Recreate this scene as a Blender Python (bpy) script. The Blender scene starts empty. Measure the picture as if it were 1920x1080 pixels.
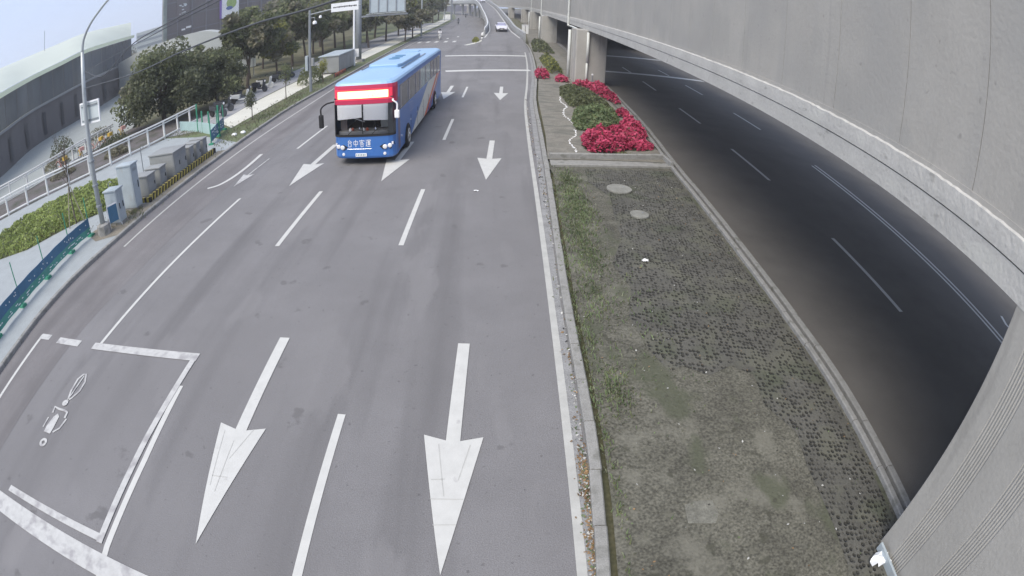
import bpy, bmesh, math, random
from mathutils import Matrix, Vector, noise
R = math.radians
scene = bpy.context.scene
COL = scene.collection
random.seed(7)
HAZE = 0.0011

# ------------------------------------------------------------------ camera
cd = bpy.data.cameras.new('camera'); cam = bpy.data.objects.new('camera', cd); COL.objects.link(cam)
scene.camera = cam
cd.type = 'PANO'; cd.panorama_type = 'FISHEYE_LENS_POLYNOMIAL'; cd.fisheye_fov = R(200)
cd.sensor_fit = 'HORIZONTAL'; cd.sensor_width = 36
cd.clip_start = 0.05; cd.clip_end = 6000
cd.fisheye_polynomial_k0 = 0
cd.fisheye_polynomial_k1 = -0.0509348153; cd.fisheye_polynomial_k2 = 5.35734161e-05
cd.fisheye_polynomial_k3 = -1.92592204e-05; cd.fisheye_polynomial_k4 = -1.02690744e-07
cam.matrix_world = Matrix(((0.999161, -0.012654, -0.038941, 0), (-0.027345, 0.501654, -0.864636, 0),
                           (0.030476, 0.864976, 0.500887, 5.8825), (0, 0, 0, 1)))
# ------------------------------------------------------------------ world, sun, exposure
SUN_EL, SUN_AZ = 52, 215      # elevation, compass azimuth the light comes from (0 = +Y, clockwise)
w = bpy.data.worlds.new('World'); scene.world = w; w.use_nodes = True
nt = w.node_tree; bg = nt.nodes['Background']; sky = nt.nodes.new('ShaderNodeTexSky')
sky.sky_type = 'NISHITA'; sky.sun_disc = False; sky.sun_elevation = R(SUN_EL); sky.sun_rotation = R(SUN_AZ)
sky.air_density = 1.0; sky.dust_density = 1.5; sky.ozone_density = 1.2
cl_ = nt.nodes.new('ShaderNodeMix'); cl_.data_type = 'RGBA'; cl_.inputs[0].default_value = 0.85      # thin even overcast over the clear sky
cl_.inputs[7].default_value = (2.95, 3.45, 4.7, 1); nt.links.new(sky.outputs[0], cl_.inputs[6]); nt.links.new(cl_.outputs[2], bg.inputs[0])
bg.inputs[1].default_value = 0.12
sl = bpy.data.lights.new('sun', 'SUN'); sl.energy = 2.0; sl.angle = R(40); sl.color = (1, 0.92, 0.79)
so = bpy.data.objects.new('sun', sl); COL.objects.link(so)
_d = Vector((math.sin(R(SUN_AZ)) * math.cos(R(SUN_EL)), math.cos(R(SUN_AZ)) * math.cos(R(SUN_EL)), math.sin(R(SUN_EL))))
so.rotation_euler = _d.to_track_quat('Z', 'Y').to_euler(); so.location = (0, 0, 60)
scene.view_settings.view_transform = 'Standard'; scene.view_settings.look = 'None'
scene.view_settings.gamma = 1; scene.view_settings.exposure = 1.0

# ------------------------------------------------------------------ materials
MATS = {}
def mat(name, col, rough=0.85, var=0.12, scale=2.0, bump=0.0, bscale=30.0, metal=0.0, spec=0.3, stretch=None, fleck=0.0,
        col2=None, emit=None, estr=0.0, alpha=None, world=True, detail=6.0):
    m = bpy.data.materials.new(name); m.use_nodes = True; n = m.node_tree; L = n.links
    b = n.nodes['Principled BSDF']
    b.inputs['Roughness'].default_value = rough; b.inputs['Metallic'].default_value = metal
    b.inputs['Specular IOR Level'].default_value = spec
    b.inputs['Base Color'].default_value = (*col, 1)
    if world: src = n.nodes.new('ShaderNodeNewGeometry').outputs['Position']
    else: src = n.nodes.new('ShaderNodeTexCoord').outputs['Object']
    if stretch:
        mp = n.nodes.new('ShaderNodeMapping'); mp.inputs['Scale'].default_value = stretch
        L.new(src, mp.inputs['Vector']); src = mp.outputs[0]
    out = None
    if var > 0:
        t = n.nodes.new('ShaderNodeTexNoise'); t.inputs['Scale'].default_value = scale; t.inputs['Detail'].default_value = detail
        t.inputs['Roughness'].default_value = 0.65; L.new(src, t.inputs['Vector'])
        r = n.nodes.new('ShaderNodeMapRange'); r.inputs['From Min'].default_value = 0.3; r.inputs['From Max'].default_value = 0.7
        L.new(t.outputs['Fac'], r.inputs['Value'])
        mx = n.nodes.new('ShaderNodeMix'); mx.data_type = 'RGBA'; L.new(r.outputs[0], mx.inputs[0])
        c2 = col2 if col2 else tuple(c * (1 + var) for c in col)
        mx.inputs[6].default_value = (*[c * (1 - var) for c in col], 1); mx.inputs[7].default_value = (*c2, 1)
        out = mx.outputs[2]
        if fleck > 0:
            t2 = n.nodes.new('ShaderNodeTexNoise'); t2.inputs['Scale'].default_value = bscale * 1.5; t2.inputs['Detail'].default_value = 2
            L.new(src, t2.inputs['Vector'])
            r2 = n.nodes.new('ShaderNodeMapRange'); r2.inputs['From Min'].default_value = 0.3; r2.inputs['From Max'].default_value = 0.7
            r2.inputs['To Min'].default_value = 1 - fleck; r2.inputs['To Max'].default_value = 1 + fleck
            L.new(t2.outputs['Fac'], r2.inputs['Value'])
            vm = n.nodes.new('ShaderNodeVectorMath'); vm.operation = 'SCALE'; L.new(out, vm.inputs[0]); L.new(r2.outputs[0], vm.inputs['Scale'])
            out = vm.outputs[0]
        L.new(out, b.inputs['Base Color'])
    if bump > 0:
        t3 = n.nodes.new('ShaderNodeTexNoise'); t3.inputs['Scale'].default_value = bscale; t3.inputs['Detail'].default_value = 5; L.new(src, t3.inputs['Vector'])
        bp = n.nodes.new('ShaderNodeBump'); bp.inputs['Strength'].default_value = bump; bp.inputs['Distance'].default_value = 0.02
        L.new(t3.outputs['Fac'], bp.inputs['Height']); L.new(bp.outputs[0], b.inputs['Normal'])
    if emit:
        b.inputs['Emission Color'].default_value = (*emit, 1); b.inputs['Emission Strength'].default_value = estr
    if alpha is not None: b.inputs['Alpha'].default_value = alpha
    MATS[name] = m
    m['bc'] = 1
    return m

def colour_out(m):
    b = m.node_tree.nodes['Principled BSDF']
    return b.inputs['Base Color'].links[0].from_socket
def layer(m, fac_sock, col, amount=1.0):
    """mix a flat colour over the material's base colour where fac is high"""
    n = m.node_tree; b = n.nodes['Principled BSDF']
    mx = n.nodes.new('ShaderNodeMix'); mx.data_type = 'RGBA'
    if amount < 1:
        mm = n.nodes.new('ShaderNodeMath'); mm.operation = 'MULTIPLY'; mm.inputs[1].default_value = amount
        n.links.new(fac_sock, mm.inputs[0]); fac_sock = mm.outputs[0]
    n.links.new(fac_sock, mx.inputs[0]); n.links.new(colour_out(m), mx.inputs[6]); mx.inputs[7].default_value = (*col, 1)
    n.links.new(mx.outputs[2], b.inputs['Base Color'])
def noise_mask(m, scale, lo, hi, stretch=(1, 1, 1), detail=4, kind='noise', rand=1.0, rot=0.0):
    n = m.node_tree
    g = n.nodes.new('ShaderNodeNewGeometry'); mp = n.nodes.new('ShaderNodeMapping'); mp.inputs['Scale'].default_value = stretch
    mp.inputs['Rotation'].default_value = (0, 0, rot)
    n.links.new(g.outputs['Position'], mp.inputs['Vector'])
    if kind == 'noise':
        t = n.nodes.new('ShaderNodeTexNoise'); t.inputs['Scale'].default_value = scale; t.inputs['Detail'].default_value = detail; o = t.outputs['Fac']
    else:
        t = n.nodes.new('ShaderNodeTexVoronoi'); t.inputs['Scale'].default_value = scale; t.inputs['Randomness'].default_value = rand; o = t.outputs['Distance']
        if kind == 'edge': t.feature = 'DISTANCE_TO_EDGE'; o = t.outputs['Distance']
    n.links.new(mp.outputs[0], t.inputs['Vector'])
    r = n.nodes.new('ShaderNodeMapRange'); r.inputs['From Min'].default_value = lo; r.inputs['From Max'].default_value = hi
    n.links.new(o, r.inputs['Value'])
    return r.outputs[0]

ASPH = mat('worn_asphalt', (0.190, 0.186, 0.190), 0.9, 0.10, 0.45, 0.5, 45, fleck=0.20)
layer(ASPH, noise_mask(ASPH, 1.0, 0.52, 0.70, (0.9, 0.05, 1)), (0.132, 0.129, 0.132), 0.85)   # long traffic-worn bands
layer(ASPH, noise_mask(ASPH, 9, 0.67, 0.74, (1, 1, 1), 3), (0.09, 0.088, 0.09), 0.6)
layer(ASPH, noise_mask(ASPH, 0.8, 0.56, 0.60, (1, 0.3, 1), 9), (0.215, 0.210, 0.213), 0.5)
layer(ASPH, noise_mask(ASPH, 0.22, 0.50, 0.58, (1, 0.5, 1), 10), (0.175, 0.171, 0.174), 0.5)
layer(ASPH, noise_mask(ASPH, 1.4, 0.66, 0.70, (1, 1, 1), 6), (0.115, 0.112, 0.113), 0.6)
layer(ASPH, noise_mask(ASPH, 18, 0.70, 0.74, (1, 1, 1), 4), (0.06, 0.06, 0.06), 0.6)
layer(ASPH, noise_mask(ASPH, 60, 0.74, 0.80, (1, 1, 1), 1), (0.40, 0.39, 0.38), 0.7)
ASPHL = mat('kerbside_asphalt', (0.178, 0.170, 0.172), 0.9, 0.12, 0.6, 0.5, 45, fleck=0.2)
layer(ASPHL, noise_mask(ASPHL, 1.0, 0.5, 0.68, (0.8, 0.06, 1)), (0.122, 0.116, 0.118), 0.8)
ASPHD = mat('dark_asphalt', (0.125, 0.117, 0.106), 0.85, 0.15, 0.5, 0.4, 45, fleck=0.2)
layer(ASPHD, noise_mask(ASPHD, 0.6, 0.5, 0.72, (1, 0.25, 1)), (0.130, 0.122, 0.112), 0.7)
PAINT = mat('road_paint', (0.52, 0.52, 0.50), 0.7, 0.06, 4, 0.1, 60)
layer(PAINT, noise_mask(PAINT, 5, 0.66, 0.78, (1, 1, 1), 8), (0.36, 0.35, 0.35), 0.8)
PAINTW = mat('worn_road_paint', (0.47, 0.47, 0.46), 0.75, 0.1, 6, 0.1, 60)
layer(PAINTW, noise_mask(PAINTW, 3.5, 0.50, 0.66, (1, 1, 1), 10), (0.27, 0.26, 0.27), 0.75)
PAINTD = mat('dusty_road_paint', (0.42, 0.42, 0.40), 0.8, 0.1, 6)
CONC = mat('kerb_concrete', (0.275, 0.272, 0.26), 0.9, 0.22, 3, 0.5, 40, fleck=0.12)
layer(CONC, noise_mask(CONC, 3, 0.55, 0.68, (1, 1, 1), 6), (0.15, 0.15, 0.135), 0.8)
VCON = mat('viaduct_concrete', (0.385, 0.372, 0.345), 0.85, 0.07, 0.5, 0.35, 12, fleck=0.03)
layer(VCON, noise_mask(VCON, 1.0, 0.54, 0.70, (1.6, 1.6, 0.12), 6), (0.33, 0.325, 0.31), 0.4)
layer(VCON, noise_mask(VCON, 1.0, 0.64, 0.70, (2, 2, 0.10), 5), (0.27, 0.265, 0.25), 0.4)
layer(VCON, noise_mask(VCON, 0.8, 0.56, 0.64, (1, 1, 0.6), 9), (0.325, 0.32, 0.30), 0.5)
layer(VCON, noise_mask(VCON, 5, 0.68, 0.74, (1, 1, 1), 4), (0.21, 0.205, 0.19), 0.5)
layer(VCON, noise_mask(VCON, 0.35, 0.45, 0.62, (1, 1, 1), 3), (0.33, 0.325, 0.31), 0.6)
BAND = mat('rough_band_concrete', (0.46, 0.455, 0.435), 0.9, 0.08, 1.2, 0.6, 14, fleck=0.05)
layer(BAND, noise_mask(BAND, 7, 0.62, 0.72, (1, 0.5, 1), 6), (0.27, 0.265, 0.25), 0.7)
layer(BAND, noise_mask(BAND, 2.2, 0.58, 0.64, (1, 0.4, 1), 8), (0.50, 0.50, 0.47), 0.6)
PIERC = mat('pier_concrete', (0.385, 0.375, 0.350), 0.85, 0.08, 0.8, 0.3, 14, fleck=0.03)
layer(PIERC, noise_mask(PIERC, 2.2, 0.56, 0.70, (1, 1, 0.15), 6), (0.245, 0.24, 0.225), 0.7)
SOIL = mat('bare_soil', (0.108, 0.105, 0.086), 0.95, 0.30, 1.1, 1.0, 16, fleck=0.45)
layer(SOIL, noise_mask(SOIL, 1.3, 0.55, 0.66, (1, 1, 1), 7), (0.185, 0.180, 0.150), 0.65)
layer(SOIL, noise_mask(SOIL, 0.9, 0.54, 0.62, (1.3, 0.7, 1), 8), (0.085, 0.092, 0.062), 0.8)
layer(SOIL, noise_mask(SOIL, 7, 0.60, 0.68, (1, 1, 1), 6), (0.135, 0.132, 0.105), 0.6)
layer(SOIL, noise_mask(SOIL, 4, 0.62, 0.68, (1, 1, 1), 8), (0.06, 0.06, 0.045), 0.7)
layer(SOIL, noise_mask(SOIL, 26, 0.66, 0.72, (1, 1, 1), 2), (0.06, 0.058, 0.05), 0.8)
BEDSOIL = mat('bed_soil', (0.20, 0.19, 0.165), 0.95, 0.2, 2, 0.8, 14, fleck=0.15)
layer(BEDSOIL, noise_mask(BEDSOIL, 1.2, 0.52, 0.64, (0.5, 1.6, 1), 5), (0.11, 0.115, 0.10), 0.7)
VERGE = mat('verge_earth', (0.16, 0.15, 0.11), 0.95, 0.25, 1.2, 0.8, 14, fleck=0.2, col2=(0.13, 0.17, 0.075))
GRASSG = mat('park_grass', (0.10, 0.115, 0.06), 0.95, 0.25, 0.4, 0.7, 10, fleck=0.2, col2=(0.17, 0.15, 0.10))
TILE = mat('pavement_tile', (0.31, 0.335, 0.345), 0.85, 0.08, 1.4, 0.2, 30, fleck=0.06)
layer(TILE, noise_mask(TILE, 3.3, 0.0, 0.03, (1, 1, 1), kind='edge', rand=0.0), (0.27, 0.29, 0.30), 0.0)
PALE = mat('pale_footpath', (0.56, 0.55, 0.49), 0.85, 0.07, 0.8, 0.2, 20, fleck=0.05)
PATH = mat('grey_path', (0.30, 0.30, 0.31), 0.9, 0.12, 1.0, 0.2, 30, fleck=0.06)
PLAZA = mat('plaza_paving', (0.30, 0.32, 0.31), 0.85, 0.08, 0.3, 0.1, 20)
CHAN = mat('channel_bank', (0.09, 0.10, 0.07), 0.95, 0.3, 0.8, 0.6, 8, fleck=0.25, col2=(0.16, 0.14, 0.15))

# paver field: hollow blocks whose pits hold dark soil
PAV = mat('hollow_pavers', (0.098, 0.096, 0.085), 0.95, 0.2, 1.0, 0.0, 30, fleck=0.22)
def _pav():
    m = PAV; n = m.node_tree; L = n.links
    pits = noise_mask(m, 12.5, 0.48, 0.26, (1, 0.75, 1), kind='vor', rand=0.45, rot=0.18)
    gate = noise_mask(m, 1.6, 0.22, 0.50, (1, 1, 1), 6)
    mu = n.nodes.new('ShaderNodeMath'); mu.operation = 'MULTIPLY'; L.new(pits, mu.inputs[0]); L.new(gate, mu.inputs[1])
    layer(m, noise_mask(m, 1.3, 0.50, 0.62, (1, 1, 1), 8), (0.125, 0.125, 0.098), 0.7)
    layer(m, noise_mask(m, 0.8, 0.55, 0.66, (1, 1, 1), 8), (0.078, 0.088, 0.058), 0.7)
    layer(m, mu.outputs[0], (0.032, 0.031, 0.026), 0.85)
    bp = n.nodes.new('ShaderNodeBump'); bp.inputs['Strength'].default_value = 1.0; bp.inputs['Distance'].default_value = 0.04; bp.invert = True
    L.new(mu.outputs[0], bp.inputs['Height']); L.new(bp.outputs[0], n.nodes['Principled BSDF'].inputs['Normal'])
_pav()

def leafmat(name, col, col2, rough=0.6, tr=0.4):
    m = mat(name, col, rough, 0.35, 1.3, 0, 10, col2=col2, world=True, detail=3)
    m.node_tree.nodes['Principled BSDF'].inputs['Subsurface Weight'].default_value = 0
    n = m.node_tree; t = n.nodes.new('ShaderNodeBsdfTranslucent'); mx = n.nodes.new('ShaderNodeMixShader'); mx.inputs[0].default_value = tr
    n.links.new(colour_out(m), t.inputs[0]); o = n.nodes['Material Output']
    n.links.new(n.nodes['Principled BSDF'].outputs[0], mx.inputs[1]); n.links.new(t.outputs[0], mx.inputs[2]); n.links.new(mx.outputs[0], o.inputs[0])
    return m
LDARK = leafmat('leaf_dark', (0.098, 0.114, 0.068), (0.175, 0.19, 0.115))
LMID = leafmat('leaf_mid', (0.145, 0.170, 0.085), (0.25, 0.275, 0.14))
LOLIVE = leafmat('leaf_olive', (0.205, 0.195, 0.135), (0.30, 0.285, 0.20))
LBRIGHT = leafmat('leaf_bright', (0.32, 0.41, 0.11), (0.48, 0.56, 0.20))
LPALE = leafmat('leaf_pale', (0.15, 0.21, 0.10), (0.26, 0.33, 0.17))
LPALE2 = leafmat('leaf_dusty', (0.24, 0.26, 0.17), (0.34, 0.36, 0.25))
LYEL = leafmat('leaf_yellow', (0.22, 0.24, 0.06), (0.36, 0.36, 0.11))
LRED = leafmat('bract_red', (0.42, 0.035, 0.095), (0.66, 0.10, 0.20), 0.5, 0.2)
DRYL = leafmat('dry_leaf', (0.20, 0.12, 0.06), (0.42, 0.28, 0.15), 0.8, 0.1)
BARK = mat('bark', (0.105, 0.085, 0.07), 0.95, 0.25, 6, 0.6, 20)
STEEL = mat('galvanised_steel', (0.42, 0.45, 0.46), 0.45, 0.10, 3, metal=0.35, spec=0.5)
DSTEEL = mat('grey_gantry_steel', (0.25, 0.27, 0.29), 0.5, 0.10, 2, metal=0.2)
WHITE = mat('white_enamel', (0.78, 0.79, 0.80), 0.4, 0.05, 3)
RAILW = mat('white_rail_paint', (0.70, 0.70, 0.68), 0.5, 0.08, 3)
BLACK = mat('black_rubber', (0.022, 0.022, 0.024), 0.7, 0.1, 8)
CABG = mat('cabinet_grey', (0.27, 0.28, 0.28), 0.55, 0.08, 2, spec=0.4)
CABP = mat('cabinet_pale', (0.36, 0.41, 0.44), 0.55, 0.08, 2, spec=0.4)
layer(CABP, noise_mask(CABP, 3.0, 0.6, 0.72, (1, 1, 0.4), 6), (0.33, 0.33, 0.31), 0.5)
GREENP = mat('green_post_paint', (0.05, 0.26, 0.16), 0.5, 0.1, 4)
BANB = mat('blue_banner', (0.06, 0.15, 0.25), 0.6, 0.15, 2)
BANG = mat('green_banner', (0.08, 0.27, 0.23), 0.6, 0.15, 2)
LBLUE = mat('pale_blue_panel', (0.36, 0.50, 0.50), 0.6, 0.08, 2)
YEL = mat('hazard_yellow', (0.42, 0.34, 0.09), 0.7, 0.15, 4)
HBLK = mat('hazard_black', (0.035, 0.033, 0.03), 0.7, 0.15, 4)
HRED = mat('hazard_red', (0.40, 0.10, 0.06), 0.7, 0.15, 4)
PVC = mat('white_pvc_pipe', (0.60, 0.62, 0.60), 0.5, 0.08, 3)
CABLE = mat('cable_sheath', (0.07, 0.075, 0.085), 0.5, 0.1, 5)

# ------------------------------------------------------------------ mesh builder
class MB:
    def __init__(s): s.v = []; s.f = []; s.m = []; s.mats = []
    def mi(s, m):
        if m is None: return 0
        if m not in s.mats: s.mats.append(m)
        return s.mats.index(m)
    def add(s, vs, fs, m=None):
        o = len(s.v); s.v += [tuple(v) for v in vs]; k = s.mi(m)
        for f in fs: s.f.append(tuple(o + i for i in f)); s.m.append(k)
        return s
    def box(s, x0, x1, y0, y1, z0, z1, m=None, rz=0, piv=None):
        vs = [(x, y, z) for z in (z0, z1) for x, y in ((x0, y0), (x1, y0), (x1, y1), (x0, y1))]
        if rz:
            px, py = piv if piv else ((x0 + x1) / 2, (y0 + y1) / 2); c, q = math.cos(rz), math.sin(rz)
            vs = [(px + (x - px) * c - (y - py) * q, py + (x - px) * q + (y - py) * c, z) for x, y, z in vs]
        return s.add(vs, [(3, 2, 1, 0), (4, 5, 6, 7), (0, 1, 5, 4), (1, 2, 6, 5), (2, 3, 7, 6), (3, 0, 4, 7)], m)
    def prism(s, poly, z0, z1, m=None):
        n = len(poly); a = sum(poly[i][0] * poly[(i + 1) % n][1] - poly[(i + 1) % n][0] * poly[i][1] for i in range(n))
        if a < 0: poly = poly[::-1]
        vs = [(x, y, z0) for x, y in poly] + [(x, y, z1) for x, y in poly]
        fs = [tuple(range(n))[::-1], tuple(range(n, 2 * n))] + [(i, (i + 1) % n, n + (i + 1) % n, n + i) for i in range(n)]
        return s.add(vs, fs, m)
    def sheet(s, poly, z, m=None):
        n = len(poly); a = sum(poly[i][0] * poly[(i + 1) % n][1] - poly[(i + 1) % n][0] * poly[i][1] for i in range(n))
        if a < 0: poly = poly[::-1]
        return s.add([(x, y, z) for x, y in poly], [tuple(range(n))], m)
    def ribbon(s, left, right, z, m=None):
        n = len(left); vs = [(*p, z) for p in left] + [(*p, z) for p in right]
        return s.add(vs, [(i, n + i, n + i + 1, i + 1) for i in range(n - 1)], m)
    def line(s, pts, w, z, m=None):
        """flat painted line of width w through pts"""
        l, r = offset(pts, w / 2)
        return s.ribbon(l, r, z, m)
    def kerb(s, pts, w, z0, z1, m=None, bev=0.02):
        l, r = offset(pts, w / 2); n = len(pts); l2, r2 = offset(pts, w / 2 - bev)
        rows = [[(*p, z0) for p in l], [(*p, z1 - bev) for p in l], [(*p, z1) for p in l2], [(*p, z1) for p in r2], [(*p, z1 - bev) for p in r], [(*p, z0) for p in r]]
        vs = [v for row in rows for v in row]; fs = []
        for k in range(5):
            for i in range(n - 1): fs.append((k * n + i, (k + 1) * n + i, (k + 1) * n + i + 1, k * n + i + 1))
        fs.append(tuple(k * n for k in range(5, -1, -1))); fs.append(tuple(k * n + n - 1 for k in range(6)))
        return s.add(vs, fs, m)
    def tube(s, pts, r, n=8, m=None, r2=None, caps=True):
        pts = [Vector(p) for p in pts]; k = len(pts); vs = []; up = None
        for i, p in enumerate(pts):
            t = (pts[min(i + 1, k - 1)] - pts[max(i - 1, 0)]).normalized()
            if up is None: up = Vector((0, 0, 1)) if abs(t.z) < 0.9 else Vector((1, 0, 0))
            a = t.cross(up).normalized(); b = a.cross(t).normalized(); up = b
            rr = r if r2 is None else r + (r2 - r) * i / (k - 1)
            for j in range(n):
                q = 2 * math.pi * j / n; vs.append(p + a * math.cos(q) * rr + b * math.sin(q) * rr)
        fs = [(i * n + j, i * n + (j + 1) % n, (i + 1) * n + (j + 1) % n, (i + 1) * n + j) for i in range(k - 1) for j in range(n)]
        if caps: fs += [tuple(range(n))[::-1], tuple(range((k - 1) * n, k * n))]
        return s.add(vs, fs, m)
    def lathe(s, prof, c=(0, 0, 0), n=16, m=None, axis='z'):
        vs = []
        for r, h in prof:
            for j in range(n):
                q = 2 * math.pi * j / n
                if axis == 'z': vs.append((c[0] + r * math.cos(q), c[1] + r * math.sin(q), c[2] + h))
                elif axis == 'x': vs.append((c[0] + h, c[1] + r * math.cos(q), c[2] + r * math.sin(q)))
                else: vs.append((c[0] + r * math.cos(q), c[1] + h, c[2] + r * math.sin(q)))
        k = len(prof)
        fs = [(i * n + j, i * n + (j + 1) % n, (i + 1) * n + (j + 1) % n, (i + 1) * n + j) for i in range(k - 1) for j in range(n)]
        fs += [tuple(range(n))[::-1], tuple(range((k - 1) * n, k * n))]
        return s.add(vs, fs, m)
    def leaf(s, p, size, m=None, up=0.3, rnd=random, asp=0.6):
        d = Vector((rnd.gauss(0, 1), rnd.gauss(0, 1), rnd.gauss(0, 1) + up)).normalized()
        a = d.orthogonal().normalized(); a.rotate(Matrix.Rotation(rnd.uniform(0, 6.28), 3, d)); b = d.cross(a)
        a *= size; b *= size * asp; p = Vector(p)
        return s.add([p - a, p - b * 1.0, p + a, p + b], [(0, 1, 2, 3)], m)

def offset(pts, d):
    l, r = [], []; n = len(pts)
    for i, p in enumerate(pts):
        a = pts[max(i - 1, 0)]; b = pts[min(i + 1, n - 1)]
        tx, ty = b[0] - a[0], b[1] - a[1]; q = math.hypot(tx, ty) or 1; nx, ny = -ty / q, tx / q
        l.append((p[0] + nx * d, p[1] + ny * d)); r.append((p[0] - nx * d, p[1] - ny * d))
    return l, r
def smooth_path(pts, sub=6):
    out = []; n = len(pts)
    for i in range(n - 1):
        p0, p1, p2, p3 = pts[max(i - 1, 0)], pts[i], pts[i + 1], pts[min(i + 2, n - 1)]
        for k in range(sub):
            t = k / sub
            out.append(tuple(0.5 * ((2 * b) + (-a + c) * t + (2 * a - 5 * b + 4 * c - d) * t * t + (-a + 3 * b - 3 * c + d) * t ** 3) for a, b, c, d in zip(p0, p1, p2, p3)))
    out.append(tuple(pts[-1])); return out

def obj(name, mb, m=None, parent=None, bevel=0, smooth=False, loc=None, fixn=True):
    me = bpy.data.meshes.new(name); me.from_pydata(mb.v, [], mb.f)
    mats = mb.mats if mb.mats else [m]
    if m is not None and mb.mats and mb.mats != [m]: mats = mb.mats
    for x in mats: me.materials.append(x)
    me.polygons.foreach_set('material_index', mb.m)
    if smooth: me.polygons.foreach_set('use_smooth', [True] * len(me.polygons))
    me.update()
    o = bpy.data.objects.new(name, me); COL.objects.link(o)
    if parent is not None: o.parent = parent
    if loc: o.location = loc
    if bevel:
        b = o.modifiers.new('bevel', 'BEVEL'); b.width = bevel; b.segments = 2; b.limit_method = 'ANGLE'; b.angle_limit = R(40)
        if smooth: pass
    return o
def tag(o, label=None, cat=None, group=None, kind=None):
    if label: o['label'] = label
    if cat: o['category'] = cat
    if group: o['group'] = group
    if kind: o['kind'] = kind
    return o
def empty(name, loc=(0, 0, 0), rz=0, label=None, cat=None, group=None):
    o = bpy.data.objects.new(name, None); COL.objects.link(o); o.location = loc; o.rotation_euler = (0, 0, rz); o.empty_display_size = 0.2
    return tag(o, label, cat, group)
def struct(name, mb, m=None, **k):
    o = obj(name, mb, m, **k); o['kind'] = 'structure'; return o
KIDS = {}
def kids(o): return [c for c in bpy.data.objects if c.parent == o]
def copy_tree(o, parent=None):
    c = o.copy(); COL.objects.link(c); c.parent = parent
    for ch in kids(o): copy_tree(ch, c)
    return c
def dup(o, loc, rz, label, scale=None, group=None):
    c = copy_tree(o); c.location = loc; c.rotation_euler = (0, 0, rz); c['label'] = label
    if scale: c.scale = scale if not isinstance(scale, (int, float)) else (scale,) * 3
    if group: c['group'] = group
    return c

# ================================================================== GROUND AND ROADS
struct('ground', MB().sheet([(-420, -120), (420, -120), (420, 550), (-420, 550)], -0.06), GRASSG)
kerbL = [(-11.9, -15), (-12.0, 0), (-12.2, 6.3), (-12.4, 8.35), (-12.45, 10.4), (-12.32, 12.6), (-12.25, 16), (-12.2, 21), (-12.25, 25.6), (-12.35, 30), (-12.25, 34), (-12.1, 38), (-12.1, 50), (-12.2, 65), (-12.3, 85), (-12.3, 110), (-12.2, 143), (-13.5, 190), (-18, 250), (-30, 350), (-42, 420)]
kerbM = [(1.15, -15), (1.22, 0), (1.36, 3.3), (1.44, 4.5), (1.5, 6), (1.54, 9.75), (1.68, 13.6), (1.85, 17.6), (2.02, 22.6), (2.33, 31.3), (3.0, 40), (3.55, 50), (3.95, 61), (4.1, 70), (3.9, 77)]
roadR = [(-1.5, 95), (-2.2, 143), (-5.0, 190), (-9, 240), (-16, 330), (-26, 420)]
mb = MB(); poly = [(x - 0.05, y) for x, y in kerbL] + [(x, y) for x, y in (kerbM + roadR)][::-1]
mb.sheet(poly, 0.0); struct('main_road', mb, ASPH)
# kerbside motorcycle lane: an older, slightly pinkish surfacing course
laneL = [(-8.55 + 0.0 * y, y) for y in range(-15, 60, 5)]
mb = MB(); mb.ribbon([(x, y) for x, y in [(-12.1, -15), (-12.15, 0), (-12.35, 8), (-12.4, 11), (-12.3, 17), (-12.25, 30), (-12.2, 55)]], [(-9.9, -15), (-9.8, 0), (-9.9, 8), (-9.7, 11), (-9.6, 17), (-9.9, 30), (-11.9, 55)], 0.004)
struct('kerbside_lane', mb, ASPHL)
# road under the viaduct
kerbR = [(6.1, -15), (6.3, 0), (6.45, 3.2), (6.58, 6.8), (6.56, 8.9), (6.6, 12.3), (6.82, 19.2), (6.98, 21.6), (7.4, 27.7), (7.72, 37), (8.4, 60), (9.2, 100), (9.9, 140), (11, 200), (9, 240), (-4, 300), (-30, 360)]
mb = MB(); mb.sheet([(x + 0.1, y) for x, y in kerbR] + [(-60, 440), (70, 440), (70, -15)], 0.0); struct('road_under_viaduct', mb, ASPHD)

def dashes(mb, pairs, w, z=0.008):
    for a, b in pairs: mb.line([a, b], w, z)
S = 0.0193
def lx(x, y): return (x + S * y, y)
mb = MB(); Y0 = 12.147
# lane lines (X measured on the ground)
for x0, ks in ((-2.43, range(-3, 3)), (-5.79, (0, 1, 2))):
    for k in ks:
        y = Y0 + 10 * k
        if x0 < -5 and k < 0: continue
        if y > 58: continue
        mb.line([lx(x0, y), lx(x0, y + 4)], 0.13, 0.008)
mb.line([lx(-5.79, 6.45), lx(-5.67, 4.5), lx(-5.62, 2.6), (-5.50, 1.95)], 0.12, 0.008)
mb.line([(-8.77, 7.35), (-8.66, 10.5), (-8.55, 13), (-8.43, 15.85)], 0.10, 0.008)
for y in (21.65, 31.6): mb.line([(-8.3 + 0.01 * (y - 21), y), (-8.13 + 0.01 * (y - 21), y + 4)], 0.11, 0.008)
# median-side edge line
e = [(1.0, -15), (1.02, 0)] + [lx(1.05, y) for y in (3.3, 6, 10, 16, 22)] + [(1.72, 30), (2.25, 38), (2.9, 50), (3.3, 62), (3.35, 72)]
me_ = MB(); me_.line(smooth_path(e, 3), 0.13, 0.008); struct('median_edge_line', me_, mat('dulled_paint', (0.42, 0.42, 0.40), 0.8, 0.12, 3, 0.1, 60))
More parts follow.
